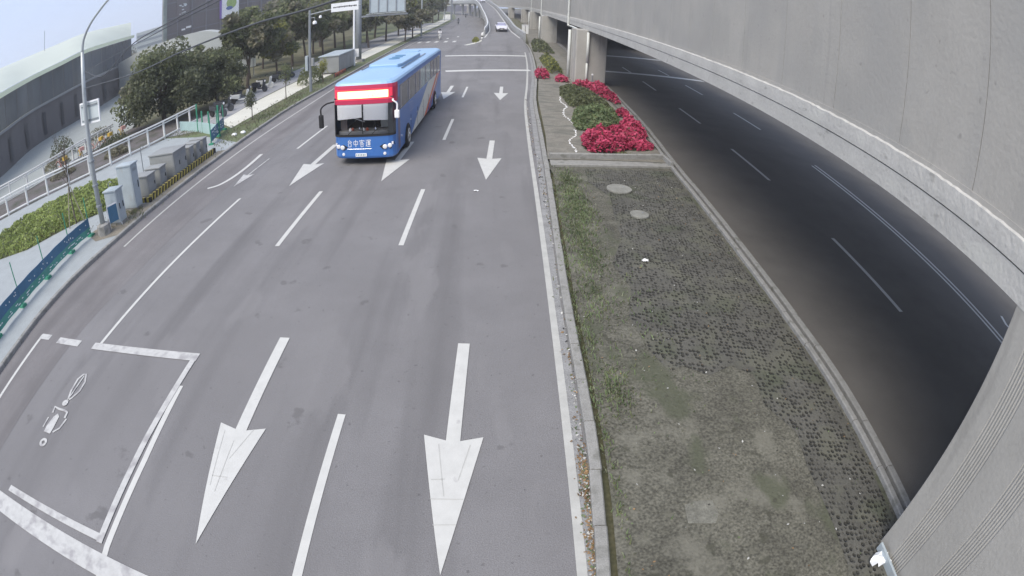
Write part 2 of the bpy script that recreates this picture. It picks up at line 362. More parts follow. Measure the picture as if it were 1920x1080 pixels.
# kerb-side edge line
mb.line([(-11.15, 2.5), (-11.28, 4.93), (-11.47, 7.5)], 0.11, 0.008)
me_ = MB(); me_.line(smooth_path([(-11.53, 12.4), (-11.50, 17), (-11.45, 21), (-11.4, 25), (-11.3, 30.3), (-11.3, 36.3), (-11.35, 45), (-11.3, 60), (-11.3, 90)], 3), 0.09, 0.008); struct('kerb_edge_line', me_, MATS['dulled_paint'])
struct('lane_markings', mb, PAINT)
mb = MB()
mb.line([(-3.9, 44.4), (2.9, 45.5)], 0.95, 0.012); mb.line([(-5.07, 57.1), (3.2, 57.7)], 1.0, 0.012)
for x in (-10.6, -9.4, -8.2, -6.9, -5.7): mb.line([(x, 76.8), (x + 0.05, 79.4)], 0.45, 0.012)
for x, y in ((-7.2, 84), (-5.9, 88)): mb.line([(x, y), (x, y + 2)], 0.3, 0.012)
struct('crossing_lines', mb, PAINT)
# motorcycle waiting box and stop line
mb = MB()
mb.line([(-11.5, 7.42), (-11.0, 7.42)], 0.22, 0.012); mb.line([(-10.55, 7.36), (-9.55, 7.34)], 0.24, 0.012); mb.line([(-8.98, 7.33), (-5.66, 7.33)], 0.24, 0.012)
mb.line([(-5.74, 7.21), (-5.78, 5.0), (-5.76, 2.60)], 0.13, 0.016)
mb.line([(-8.75, 2.78), (-5.76, 2.70)], 0.15, 0.012)
struct('motorcycle_box', mb, PAINTW)
mb = MB(); mb.line([(-9.4, 2.40), (-4.0, 2.14)], 0.42, 0.012); struct('stop_line', mb, PAINTW)
# curved guide line and faded arrow near the kerb
mb = MB(); mb.line(smooth_path([(-10.55, 17.15), (-10.15, 17.45), (-9.9, 18.3), (-9.82, 19.6), (-9.88, 21.2)], 5), 0.16, 0.012); struct('guide_line', mb, PAINT)

def arrow(tip, tail, hw=0.44, hl=2.42, sw=0.105, m=None, z=0.012):
    (x0, y0), (x1, y1) = tip, tail; L = math.hypot(x1 - x0, y1 - y0); ux, uy = (x1 - x0) / L, (y1 - y0) / L; nx, ny = -uy, ux
    def P(a, b): return (x0 + ux * a + nx * b, y0 + uy * a + ny * b)
    mb = MB()
    pts = [P(0, 0), P(hl + 0.06, hw), P(hl - 0.04, sw), P(L, sw), P(L, -sw), P(hl - 0.04, -sw), P(hl + 0.06, -hw)]
    vs = [(*p, z) for p in pts]
    mb.add(vs, [(0, 2, 1), (0, 5, 2), (0, 6, 5), (2, 5, 4, 3)])
    return struct('lane_arrow', mb, m or PAINT)
for tip, tail in (((-3.98, 3.18), (-3.93, 8.14)), ((-0.585, 3.3), (-0.46, 8.13)), ((-6.88, 16.8), (-6.60, 21.9)), ((-3.61, 16.95), (-3.3, 21.9)), ((-0.19, 17.05), (-0.02, 22.06)),
                  ((0.36, 31.3), (0.50, 36.3)), ((-2.88, 31.6), (-2.75, 36.6))):
    arrow(tip, tail)
arrow((-9.32, 17.1), (-9.15, 20.4), 0.26, 1.3, 0.03, PAINTW)
# fine joints of the pieced thermoplastic arrowheads
mb = MB()
for (a, b) in (((-0.72, 4.1), (-0.42, 4.12)), ((-0.78, 4.55), (-0.34, 4.56)), ((-0.60, 4.6), (-0.73, 5.6)), ((-0.42, 4.9), (-0.27, 5.6)), ((-0.79, 4.9), (-0.6, 4.92)),
               ((-4.1, 4.3), (-4.25, 5.5)), ((-3.95, 4.9), (-3.72, 5.6)), ((-4.13, 4.5), (-3.85, 4.52)), ((-3.98, 4.2), (-4.0, 5.3))):
    mb.line([a, b], 0.012, 0.015)
struct('arrow_joints', mb, PAINTD)
# cyclist / motorcycle symbol
mb = MB()
def ring(cx, cy, r, w, z=0.012, n=16, ry=1.0, a0=0, a1=6.2832):
    pts = [(cx + r * math.cos(a0 + (a1 - a0) * i / n), cy + r * ry * math.sin(a0 + (a1 - a0) * i / n)) for i in range(n + 1)]; mb.line(pts, w, z)
ring(-8.47, 4.17, 0.085, 0.07)
mb.sheet([(-8.66, 4.44), (-8.42, 4.44), (-8.42, 4.62), (-8.46, 4.95), (-8.56, 5.02), (-8.64, 4.9), (-8.68, 4.62)], 0.012)
mb.line([(-8.75, 5.0), (-8.8, 5.18), (-8.62, 5.15), (-8.40, 5.15), (-8.28, 5.12), (-8.25, 4.95)], 0.06, 0.016)
ring(-8.54, 5.36, 0.05, 0.09, 0.020)
mb.line([(-8.52, 5.46), (-8.62, 5.75), (-8.66, 6.15), (-8.58, 6.32), (-8.50, 6.34), (-8.36, 6.1), (-8.34, 5.8), (-8.44, 5.55), (-8.52, 5.46)], 0.055, 0.012)
mb.line([(-8.52, 5.58), (-8.52, 6.28)], 0.035, 0.016)
mb.line([(-8.78, 4.55), (-8.80, 4.85)], 0.04, 0.012); mb.line([(-8.36, 4.5), (-8.22, 4.66), (-8.18, 4.95)], 0.05, 0.012)
struct('motorcycle_symbol', mb, PAINTW)
# markings of the road under the viaduct
mb = MB()
for a, b in (((10.5, -1), (10.66, 3)), ((10.74, 9.15), (10.88, 13.6)), ((11.02, 19.0), (11.12, 23.4)), ((11.36, 28.5), (11.43, 32.6)), ((11.77, 39.2), (11.89, 43.5)), ((12.2, 49), (12.3, 53)),
             ((15.70, 29.2), (15.77, 33.6)), ((15.87, 40.0), (15.96, 44.5)), ((16.2, 50), (16.3, 54))): mb.line([a, b], 0.15, 0.008)
mb.line([(14.6, -14), (14.78, 2), (14.82, 7.4), (14.98, 12), (15.42, 22.4)], 0.12, 0.008); mb.line([(14.88, -14), (15.08, 2), (15.10, 7.4), (15.26, 12), (15.74, 22.6)], 0.12, 0.008)
mb.line([(9.3, 48.1), (19.5, 49.4)], 0.9, 0.008); mb.line([(10.2, 63.6), (20, 66)], 1.0, 0.008)
mb.line([(16.4, 7.7), (16.35, 8.2), (16.6, 8.7)], 0.14, 0.008)
struct('dim_lane_markings', mb, PAINT)

# ---- median
kM = [(x + 0.18, y) for x, y in kerbM]; kR = [(x - 0.12, y) for x, y in kerbR]
mb = MB(); mb.sheet([p for p in kM if p[1] < 19] + [(1.92, 19.0), (6.75, 19.5)] + [p for p in kR if p[1] < 19][::-1], 0.07); struct('median_soil', mb, SOIL)
mb = MB(); mb.sheet([(1.98, 19.2)] + [p for p in kM if p[1] > 20][:-1] + [(4.6, 80), (7.2, 140), (7.0, 200), (5, 240)] + [p for p in kR if 19 < p[1] < 250][::-1] + [(6.75, 19.6)], 0.12); struct('planting_bed_soil', mb, BEDSOIL)
pav = [(3.2, 18.3), (6.5, 18.7), (6.3, 14), (6.28, 10), (6.25, 6.5), (6.2, 3.5), (6.1, 1.5), (4.75, 1.8), (4.95, 3.4), (4.88, 4.6), (4.95, 5.4), (4.7, 6.2), (4.75, 7.0), (4.3, 7.3), (3.9, 7.05), (3.4, 7.35), (3.05, 7.2),
       (2.9, 8.0), (2.72, 9.0), (2.95, 10.1), (2.85, 11.2), (3.3, 12.6), (3.35, 14.1), (3.65, 15.6), (3.1, 16.9)]
pav = [(p[0] + 0.07 * math.sin(i * 2.1), p[1]) for i, p in enumerate(pav)]
mb = MB(); mb.sheet(pav, 0.074); struct('paver_patch', mb, PAV)
def joints_kerb(name, pts, w, z0, z1, m, seg=1.0):
    """a run of kerb stones with thin joints"""
    mb = MB(); d = [0]
    for a, b in zip(pts, pts[1:]): d.append(d[-1] + math.hypot(b[0] - a[0], b[1] - a[1]))
    def at(t):
        for i in range(len(d) - 1):
            if t <= d[i + 1]:
                k = (t - d[i]) / (d[i + 1] - d[i]); return (pts[i][0] + (pts[i + 1][0] - pts[i][0]) * k, pts[i][1] + (pts[i + 1][1] - pts[i][1]) * k)
        return pts[-1]
    t = 0; rr = random.Random(3)
    while t < d[-1] - 0.05:
        e = min(t + seg, d[-1]); j = rr.uniform(-0.008, 0.008)
        a, b = at(t + 0.008), at(e - 0.008)
        mb.kerb([(a[0] + j, a[1]), (b[0] + j, b[1])], w, z0, z1 + rr.uniform(-0.006, 0.006)); t = e
        if t > 90: seg = 4
    return struct(name, mb, m)
joints_kerb('median_kerb', smooth_path(kerbM, 3), 0.17, -0.02, 0.13, CONC)
mb = MB(); mb.line([(x - 0.21, y) for x, y in kerbM], 0.20, 0.006); struct('gutter', mb, mat('gutter_concrete', (0.25, 0.25, 0.25), 0.9, 0.2, 3, 0.5, 30, fleck=0.2))
joints_kerb('inner_kerb', smooth_path([(x - 0.16, y) for x, y in kerbR], 3), 0.13, -0.02, 0.17, CONC, 1.2)
joints_kerb('outer_kerb', smooth_path([(x + 0.16, y) for x, y in kerbR], 3), 0.16, -0.02, 0.10, CONC, 1.2)
joints_kerb('pavement_kerb', kerbL, 0.16, -0.02, 0.13, CONC)
mb = MB(); mb.kerb([(2.05, 19.33), (4.4, 19.6), (6.62, 20.05)], 0.14, 0.0, 0.32); mb.kerb([(2.1, 18.5), (4.4, 18.72), (6.66, 19.08)], 0.10, 0.0, 0.16)
mb.sheet([(2.05, 18.5), (6.66, 19.08), (6.62, 20.05), (2.05, 19.33)], 0.10); mb.kerb([(6.62, 20.0), (6.66, 19.1)], 0.12, 0.0, 0.30)
tag(obj('cross_kerb', mb, CONC), 'low concrete kerb pair crossing the median in front of the red flowers', 'kerb')
FORKM = mat('fork_kerb_paint', (0.62, 0.62, 0.56), 0.8, 0.1, 3)
mb = MB(); mb.line(smooth_path([(-3.75, 71.2), (-2.7, 75), (-2.05, 79), (-1.55, 84), (-1.35, 92)], 4), 0.5, 0.012); struct('fork_line', mb, FORKM)

# ---- left-hand ground
kl = [(x - 0.1, y) for x, y in kerbL]
mb = MB(); mb.sheet([p for p in kl if p[1] < 23] + [(-12.3, 23.5), (-15.2, 25.5), (-19.2, 26.8), (-19.5, 26), (-20.6, 23), (-21.6, 21), (-24.3, 18), (-30, 12), (-40, 0), (-40, -15)], 0.10); struct('pavement', mb, TILE)
mb = MB(); mb.sheet([(-12.32, 23.4)] + [p for p in kl if 23 < p[1] < 400] + [(-60, 400), (-45, 250), (-30, 130), (-21, 60), (-19.4, 31), (-19.3, 26.7), (-15.2, 25.4)], 0.095); struct('verge', mb, VERGE)
mb = MB(); mb.sheet([(-24.3, 18), (-21.6, 21), (-20.6, 23), (-19.5, 26), (-19.3, 33), (-27.2, 33), (-27.2, 26), (-27.5, 23.6), (-28.3, 21), (-30.2, 18.6), (-40, 10), (-40, 0), (-30, 12)], 0.085); struct('channel_bank', mb, CHAN)
mb = MB(); mb.sheet([(-27.2, 33), (-27.2, 26), (-27.5, 23.6), (-28.3, 21), (-30.2, 18.6), (-40, 10), (-90, 0), (-90, 80), (-45, 80), (-34, 45)], 0.09); struct('plaza', mb, PLAZA)
mb = MB(); mb.ribbon([(-16.3, 29.0), (-16.4, 34), (-16.3, 40), (-15.9, 48), (-15.6, 60), (-15.9, 90), (-16, 130), (-17, 180), (-24, 260)], [(-14.35, 26.9), (-14.2, 30), (-14.0, 35), (-13.95, 42), (-13.5, 56), (-13.4, 88), (-13.4, 130), (-14.4, 180), (-20, 260)], 0.125); struct('footpath', mb, PALE)
mb = MB(); mb.ribbon([(-19.3, 27.0), (-19.4, 34), (-19.6, 42), (-19.6, 60), (-20, 90), (-21, 150)], [(-16.2, 27.5), (-16.55, 34), (-16.5, 40), (-16.1, 48), (-15.8, 60), (-16.2, 150)], 0.115); struct('service_path', mb, PATH)
mb = MB(); mb.line([(-17.6, 27.5), (-17.9, 35), (-18.0, 42), (-17.6, 60)], 0.12, 0.121); struct('path_line', mb, PAINTD)
mb = MB(); mb.sheet([(-12.42, 13.1), (-12.35, 16), (-12.3, 22.2), (-12.75, 22.2), (-12.75, 16), (-13.4, 15.6), (-14.3, 13.3), (-13.3, 12.7)], 0.106); struct('cabinet_strip_earth', mb, mat('bare_dirt', (0.21, 0.19, 0.155), 0.95, 0.2, 2, 0.7, 20, fleck=0.2))
HEDGE = [(-20.6, 11.3), (-17.9, 12.4), (-16.2, 14.6), (-14.6, 15.9), (-14.5, 17.6), (-15.6, 18.8), (-17.6, 19.2), (-19.4, 19.2), (-20.8, 17.4), (-22.0, 15.6), (-22.6, 13.6), (-22, 12.0)]
mb = MB(); mb.sheet(HEDGE, 0.108); struct('hedge_bed', mb, mat('hedge_soil', (0.12, 0.12, 0.07), 0.95, 0.2, 2, 0.6, 20, fleck=0.2))

# ================================================================== VIADUCT
def vc(y): return 0 if y < 130 else -0.0009 * (y - 130) ** 2
def vx(y): return 5.6 + S * y + vc(y)
via = empty('viaduct', (5.6, 0, 0), 0, 'grey concrete viaduct spanning the shaded road on the right', 'viaduct')
YA, YB = -14.0, 320.0
def strip(mb, prof, y0, y1, m=None, z=0):
    """extrude a closed X/Z profile (relative to the viaduct face) from y0 to y1"""
    if y1 > 130 and y1 - y0 > 12:
        if y0 < 130: strip(mb, prof, y0, 130, m)
        a = max(y0, 130)
        while a < y1: strip(mb, prof, a, min(a + 10, y1), m); a += 10
        return
    n = len(prof); vs = [(px + S * y0 + vc(y0), y0, pz) for px, pz in prof] + [(px + S * y1 + vc(y1), y1, pz) for px, pz in prof]
    fs = [(i, n + i, n + (i + 1) % n, (i + 1) % n) for i in range(n)] + [tuple(range(n)), tuple(range(2 * n - 1, n - 1, -1))]
    mb.add(vs, fs, m)
mb = MB(); strip(mb, [(0.06, 4.14), (0.06, 4.9), (10.4, 4.9), (10.4, 4.14)], YA, YB); obj('deck_slab', mb, VCON, via)
mb = MB(); strip(mb, [(0.0, 4.14), (0.0, 4.485), (0.055, 4.49), (0.055, 4.14)], YA, YB)
obj('lower_band', mb, BAND, via)
# upper band: subdivided and roughened along its top edge
mb = MB(); rr = random.Random(5); ys = [YA]
while ys[-1] < 60: ys.append(ys[-1] + 0.11)
ys += [80, 120, 130] + list(range(140, 321, 10))
for i in range(len(ys)):
    y = ys[i]; rough = 0.008 if y < 60 else 0; t = rr.uniform(-1, 1) * rough
    for px, pz in ((0.055, 4.50), (-0.012, 4.505), (-0.012, 4.62), (-0.006 + rr.uniform(0, rough), 4.80 + t), (0.075, 4.83 + t), (0.075, 4.50)): mb.v.append((px + S * y + vc(y), y, pz))
for i in range(len(ys) - 1):
    for k in range(6):
        a = i * 6 + k; b = i * 6 + (k + 1) % 6; mb.f.append((a, a + 6, b + 6, b)); mb.m.append(0)
mb.f.append((0, 1, 2, 3, 4, 5)); mb.m.append(0)
obj('upper_band', mb, BAND, via)
# parapet in cast panels with open joints
edges = [YA, -9.5, -6, -3.2, -0.9, 1.0, 2.55, 4.2, 6.0, 8.05, 10.2, 12.4, 14.6, 16.7]
while edges[-1] < 120: edges.append(edges[-1] + 2.2)
edges += [150, 200, 260, YB]
mb = MB()
for a, b in zip(edges, edges[1:]):
    strip(mb, [(0.08, 4.80), (0.08, 8.6), (0.35, 8.6), (0.35, 4.80)], a + 0.006, b - 0.006)
par = obj('parapet', mb, VCON, via, bevel=0)
mb = MB(); strip(mb, [(0.11, 4.9), (0.11, 8.5), (0.3, 8.5), (0.3, 4.9)], YA, YB); obj('joint_filler', mb, mat('joint_shadow_filler', (0.20, 0.20, 0.20), 0.9), via)
mb = MB(); rr = random.Random(11)
for y, z, r in ((14.2, 6.0, .022), (10.9, 5.95, .05), (10.9, 5.35, .02), (9.3, 5.9, .02), (8.9, 5.9, .02), (9.2, 5.65, .025), (8.8, 5.62, .025), (6.9, 5.62, .025), (6.25, 5.58, .04), (5.85, 5.45, .02), (4.75, 5.5, .04),
                (4.75, 5.2, .025), (3.45, 5.25, .03), (8.2, 4.98, .025), (12.8, 5.1, .02), (3.9, 6.5, .02), (5.1, 6.9, .025), (4.3, 5.05, .012), (12.0, 6.3, .02), (5.4, 5.0, .014), (7.4, 5.2, .015)):
    x = 5.6 + S * y + 0.08
    mb.lathe([(0, -0.001), (r * .7, -0.003), (r * .45, 0.004)], (x, y, z), 8, axis='x')
obj('form_tie_hole', mb, mat('tie_hole_dark', (0.05, 0.05, 0.05), 0.9), via)
mb = MB(); strip(mb, [(10.2, 4.905), (10.2, 5.9), (10.4, 5.9), (10.4, 4.905)], YA, YB); obj('far_parapet', mb, VCON, via)
tv = empty('viaduct', (20.5, 0, 0), 0, 'second parallel viaduct beyond the shaded road, glimpsed between the piers', 'viaduct'); mb = MB()
strip(mb, [(15.4, 4.14), (15.4, 5.9), (28, 5.9), (28, 4.14)], 75, YB); obj('deck_slab', mb, VCON, tv)
tv.location = (0, 0, 0)
# downpipes
def downpipe(y, yp, loc_label, zb=4.02):
    e = tag(obj('downpipe', MB().tube(smooth_path([(vx(y) - 0.02, y, 8.4), (vx(y) - 0.08, y, 6), (vx(y) - 0.09, y, 4.4), (vx(y) - 0.08, y - 0.1, zb - 0.02), (vx(y) + 0.05, y - 0.8, zb - 0.05), (vx(yp) - 0.1, yp + 0.3, zb - 0.06), (vx(yp) - 0.12, yp + .05, zb - 0.25)], 5), 0.09, 10), PVC, smooth=True), loc_label, 'downpipe', 'downpipes on the viaduct face')
    mbb = MB(); mbb.box(vx(y) - 0.22, vx(y) + 0.08, y - 0.05, y + 0.05, 5.35, 5.42); obj('bracket', mbb, DSTEEL, e)
downpipe(50.5, 42.5, 'white downpipe on the viaduct face bending in above the pier with red flowers', 4.0)
downpipe(91.5, 82.5, 'white downpipe on the viaduct face above the second planted pier', 4.0)
downpipe(130, 120.5, 'farthest white downpipe on the viaduct face', 4.0)

# piers
def pier_mesh(w=2.2, d=2.6):
    prof = [(0, 0)]                                     # far left corner; walk down the left face toward -Y with ribs
    left = [(0.0, 0.0)]
    def rib(a, n, p=0.052):
        for i in range(n):
            y = a + i * p
            left.extend([(0.0, -y), (0.012, -y - 0.012), (0.012, -y - 0.026), (0.0, -y - 0.038)])
    left.append((0, -0.02))
    rib(0.40, 7); rib(1.30, 7); left.append((0, -d + 0.08)); left.append((0.08, -d))
    left[0] = (0.03, 0.0)
    return left + [(w - 0.05, -d), (w, -d + 0.05), (w, -0.03), (w - 0.03, 0)]
def pier(y, label, first=None, d=2.6):
    if first is None:
        p = tag(obj('viaduct_pier', MB().prism(pier_mesh(d=d), 0, 4.139), PIERC), label, 'pier', 'piers carrying the viaduct')
    else:
        p = first.copy(); COL.objects.link(p); p['label'] = label
    p.location = (vx(y) + 0.003 if y < 10 else vx(y) - 0.85, y, 0); return p
p0 = pier(2.80, 'ribbed pale concrete pier filling the bottom right corner')
p1 = pier(41.0, 'grey concrete pier standing among the red flowers', p0); p1.data = p0.data
pier(80.5, 'second pier behind the one among red flowers', p0)
pier(120, 'third pier, beside the small white cabinets', p0)
pier(160, 'fourth pier, far along the viaduct', p0)
pier(200, 'farthest pier seen along the viaduct', p0)
for k, y in enumerate((250, 300)): pier(y, 'tiny grey pier at the far end of the viaduct', p0)
for k, y in enumerate((84, 124, 164, 204)):
    q = pier(y, 'shaded pier on the far side of the dim road', p0); q.location = (vx(y) + 16.4, y, 0); q['group'] = 'piers beyond the shaded road'
# pipes on the flower pier
for k, (dx, y, z0, z1, r, m, lb) in enumerate(((-0.98, 40.95, 0.1, 4.0, .11, PVC, 'long white drainpipe on the corner of the pier among red flowers'), (0.02, 38.25, 1.75, 4.0, .10, PVC, 'short upper drainpipe on the front of the flower pier'),
                            (0.0, 38.25, 0.1, 1.72, .075, PVC, 'thin lower drainpipe on the front of the flower pier'))):
    e = tag(obj('drainpipe', MB().tube([(vx(y) + dx, y, z0), (vx(y) + dx, y, (z0 + z1) / 2), (vx(y) + dx, y, z1)], r, 10), m, smooth=True), lb, 'drainpipe', 'pipes on the flower pier')
for y, dx, lb in ((79.5, -0.98, 'drainpipe on the corner of the second pier'), (119, -0.98, 'drainpipe on the corner of the third pier')):
    tag(obj('drainpipe', MB().tube([(vx(y) + dx, y, 0.1), (vx(y) + dx, y, 4.0)], 0.12, 8), PVC, smooth=True), lb, 'drainpipe')
mb = MB(); mb.tube([(6.75, 38.1, 0.1), (6.75, 38.1, 0.85)], 0.04, 8); e = tag(obj('tap_post', mb, DSTEEL), 'small post with a white cap before the flower pier', 'post'); mb = MB(); mb.lathe([(0, 0), (.07, 0.01), (.07, .1), (0, .13)], (6.75, 38.1, 0.85), 8); obj('cap', mb, WHITE, e)
# white cabinets by the third pier
wc = empty('white_cabinet', (4.6, 98, 0), 0.1, 'pair of white cabinets standing right of the ramp wall', 'cabinet')
for x in (0, 0.62):
    mb = MB(); mb.box(x, x + 0.5, 0, 0.6, 0.1, 1.75); mb.box(x - .03, x + 0.53, -.03, 0.63, 1.75, 1.83); obj('cabinet_body', mb, WHITE, wc)

# ================================================================== RAMP AND FAR LOOP
def rampz(y): return 0 if y < 60 else (0.0448 * (y - 60) if y < 200 else 6.27)
RL = [(-1.7, 76), (-1.35, 82), (-1.15, 88), (-1.45, 100), (-2.1, 115), (-3.0, 132), (-3.9, 150), (-5.7, 180), (-8.2, 205), (-13, 232), (-21, 258), (-33, 280), (-52, 298)]
RR = [(3.6, 76), (3.0, 82), (2.5, 88), (2.1, 100), (1.5, 115), (0.8, 132), (-0.05, 150), (-2.0, 180), (-4.3, 207), (-9, 238), (-18, 267), (-31, 291), (-51, 310)]
RLs, RRs = smooth_path(RL, 4), smooth_path(RR, 4)
zz = [0.02 + rampz(60 + (y - 60)) if y < 200 else 6.29 for x, y in RLs]
zz = [max(0.02, min(6.3, 0.0448 * (p[1] - 60)) * min(1, max(0, (p[1] - 62)) / 12)) if i < 40 else 6.3 for i, p in enumerate(RLs)]
n = len(RLs)
mb = MB(); vs = [(*p, z) for p, z in zip(RLs, zz)] + [(*p, z) for p, z in zip(RRs, zz)]
pre = [(-1.9, 62, 0.016), (3.9, 62, 0.016)]
mb.add(vs, [(i, n + i, n + i + 1, i + 1) for i in range(n - 1)])
mb.add([pre[0], pre[1], (3.6, 76, zz[0]), (-1.7, 76, zz[0])], [(0, 1, 2, 3)])
struct('ramp_road', mb, ASPH)
mb = MB(); mb.ribbon([], [], 0) if False else None
l1, _ = offset(RLs, -0.25); _, r1 = offset(RRs, -0.25)
for L in (l1, [(a[0] - .3, a[1]) for a in RRs]):
    l, r = offset(L, 0.09); vs = [(*p, z + 0.01) for p, z in zip(l, zz)] + [(*p, z + 0.01) for p, z in zip(r, zz)]; mb.add(vs, [(i, n + i, n + i + 1, i + 1) for i in range(n - 1)])
struct('ramp_edge_lines', mb, PAINT)
RI = [i for i, p in enumerate(RLs) if p[1] > 112][0]
def wall_along(name, P, zz, z_top, thick, label, cat, m, z_bot=None, i0=0, i1=None):
    P = P[i0:i1]; zs = zz[i0:i1]; l, r = offset(P, thick / 2); k = len(P)
    rows = []
    for side in (l, r): rows.append(side)
    vs = []
    for (a, b), z in zip(zip(l, r), zs):
        zb = z_bot if z_bot is not None else z - 0.7
        if z_bot is not None and z > 5.6: zb = z - 1.0
        vs += [(*a, zb), (*a, z + z_top), (*b, z + z_top), (*b, zb)]
    fs = [(i * 4 + q, i * 4 + (q + 1) % 4, (i + 1) * 4 + (q + 1) % 4, (i + 1) * 4 + q) for i in range(k - 1) for q in range(4)]
    fs += [(0, 1, 2, 3), (4 * k - 1, 4 * k - 2, 4 * k - 3, 4 * k - 4)]
    mb = MB(); mb.add(vs, fs); return tag(obj(name, mb, m), label, cat)
RCON = mat('ramp_concrete', (0.36, 0.37, 0.38), 0.85, 0.1, 0.4, 0.2, 10)
wall_along('ramp_wall', [(x - 0.15, y) for x, y in RLs], zz, 0.75, 0.25, 'left concrete wall of the ramp curving away to the left', 'wall', RCON, z_bot=0.0, i0=3, i1=RI)
wall_along('ramp_parapet', [(x - 0.15, y) for x, y in RLs], zz, 0.75, 0.25, 'parapet of the elevated end of the ramp above its columns', 'wall', RCON, i0=RI)
wall_along('ramp_wall', [(x + 0.35, y) for x, y in RRs], zz, 0.85, 0.3, 'right concrete wall of the ramp beside the median', 'wall', RCON, z_bot=0.0)
# top rail band seen pale
wall_along('guard_rail', [(x - 0.15, y) for x, y in RLs], [z + 0.95 for z in zz], 0.12, 0.1, 'white rail along the top of the left ramp wall', 'guard rail', WHITE, i0=3, z_bot=None)
# deck soffit and columns of the loop
lp = empty('ramp_bridge', (0, 0, 0), 0, 'distant elevated ramp deck curving left on columns', 'bridge')
k0 = RI; mb = MB(); vs = []
for a, b, z_ in zip(RLs[k0:], RRs[k0:], zz[k0:]): vs += [(*a, z_ - .03), (*b, z_ - .03), (*b, z_ - .8), (*a, z_ - .8)]
kk = len(RLs) - k0; mb.add(vs, [(i * 4 + q, i * 4 + (q + 1) % 4, (i + 1) * 4 + (q + 1) % 4, (i + 1) * 4 + q) for i in range(kk - 1) for q in range(4)]); obj('deck', mb, RCON, lp)
for i in range(k0 + 2, len(RLs), 2):
    x = (RLs[i][0] + RRs[i][0]) / 2; y = (RLs[i][1] + RRs[i][1]) / 2
    mb = MB(); h_ = zz[i] - .8; mb.lathe([(0.5, 0), (0.5, h_ - .5), (1.2, h_)], (x, y, 0), 10); obj('column', mb, RCON, lp)
# far cross viaduct wall seen behind the loop: dark infill under it
mb = MB(); mb.box(-70, -14, 345, 347, 0, 4.6); tag(obj('far_wall', mb, mat('far_blue_grey_wall', (0.16, 0.16, 0.20), 0.9, 0.3, 0.3)), 'dark blue-grey wall behind the columns of the distant ramp', 'wall')
# nose planting and bollards
def blob_leaves(mb, c, r, n, size, m, rr, zmin=0.02, up=0.6):
    for _ in range(n):
        a = rr.uniform(0, 6.283); q = rr.random() ** 0.5; h = (1 - q * q) ** 0.5
        z = c[2] + r[2] * h * rr.uniform(0.35, 1.05)
        mb.leaf((c[0] + r[0] * q * math.cos(a), c[1] + r[1] * q * math.sin(a), max(zmin, z)), size * rr.uniform(0.6, 1.2), m, up, rr)
rr = random.Random(21); mb = MB(); blob_leaves(mb, (-2.75, 79, 0), (0.45, 3.5, 0.55), 600, 0.12, LYEL, rr); tag(obj('shrub', mb, LYEL), 'yellow-green shrub on the nose where the ramp splits off', 'shrub')
for i, (x, y) in enumerate(((-1.9, 83.5), (-1.75, 86))):
    b = tag(obj('bollard', MB().lathe([(0.22, 0), (0.22, 0.75), (0.16, 0.95), (0, 1.0)], (0, 0, 0), 10), WHITE), ('white bollard at the tip of the ramp split', 'white bollard just behind the tip of the ramp split')[i], 'bollard', 'bollards at the ramp split')
    b.location = (x, y, 0.05); obj('band', MB().lathe([(0.23, 0.3), (0.23, 0.5)], (0, 0, 0), 10), HBLK, b)

# ================================================================== STREET FURNITURE (left)
# lamp post with sign back
lamp = empty('street_lamp', (-13.25, 13.3, 0.1), 0, 'tall galvanised lamp post with curved arm beside the pale cabinets', 'street lamp')
obj('pole', MB().tube([(0, 0, 0.3), (0, 0, 3), (0, 0, 5), (0, 0, 6.5)], 0.105, 14, r2=0.07), STEEL, lamp, smooth=True)
obj('arm', MB().tube(smooth_path([(0, 0, 6.5), (0.08, 0, 6.9), (0.38, 0, 7.3), (0.85, 0, 7.65), (1.6, 0, 8.05), (3.4, 0, 8.7)], 6), 0.055, 10, r2=0.04), STEEL, lamp, smooth=True)
lh = obj('lamp_head', MB().box(3.3, 4.0, -0.15, 0.15, 8.62, 8.80), STEEL, lamp, bevel=0.04); obj('lens', MB().box(3.38, 3.92, -0.11, 0.11, 8.59, 8.622), mat('lamp_lens', (0.6, 0.6, 0.55), 0.3), lh)
obj('footing', MB().lathe([(0.30, 0), (0.28, 0.35), (0.17, 0.4)], (0, 0, 0), 8), CONC, lamp)
for z in (1.0, 1.75, 2.6): obj('collar', MB().lathe([(0.115, 0), (0.13, 0.01), (0.13, 0.07), (0.115, 0.08)], (0, 0, z), 14), DSTEEL, lamp)
sb = empty('traffic_sign', (-13.15, 13.42, 4.42), R(-6), 'white framed back of a square sign on the lamp post', 'sign')
obj('panel', MB().box(-0.56, 0.56, 0.02, 0.035, -0.34, 0.34), mat('sign_back_grey', (0.50, 0.55, 0.56), 0.5, 0.05), sb)
for nm, b in (('frame', (-0.6, 0.6, 0.0, 0.05, 0.33, 0.39)), ('frame', (-0.6, 0.6, 0.0, 0.05, -0.39, -0.33)), ('frame', (-0.6, -0.55, 0.0, 0.05, -0.328, 0.328)), ('frame', (0.55, 0.6, 0.0, 0.05, -0.328, 0.328))): obj(nm, MB().box(*b), WHITE, sb)
for z in (0.24, -0.26): obj('stiffener', MB().box(-0.5, 0.5, -0.012, 0.018, z - 0.025, z + 0.025), DSTEEL, sb)
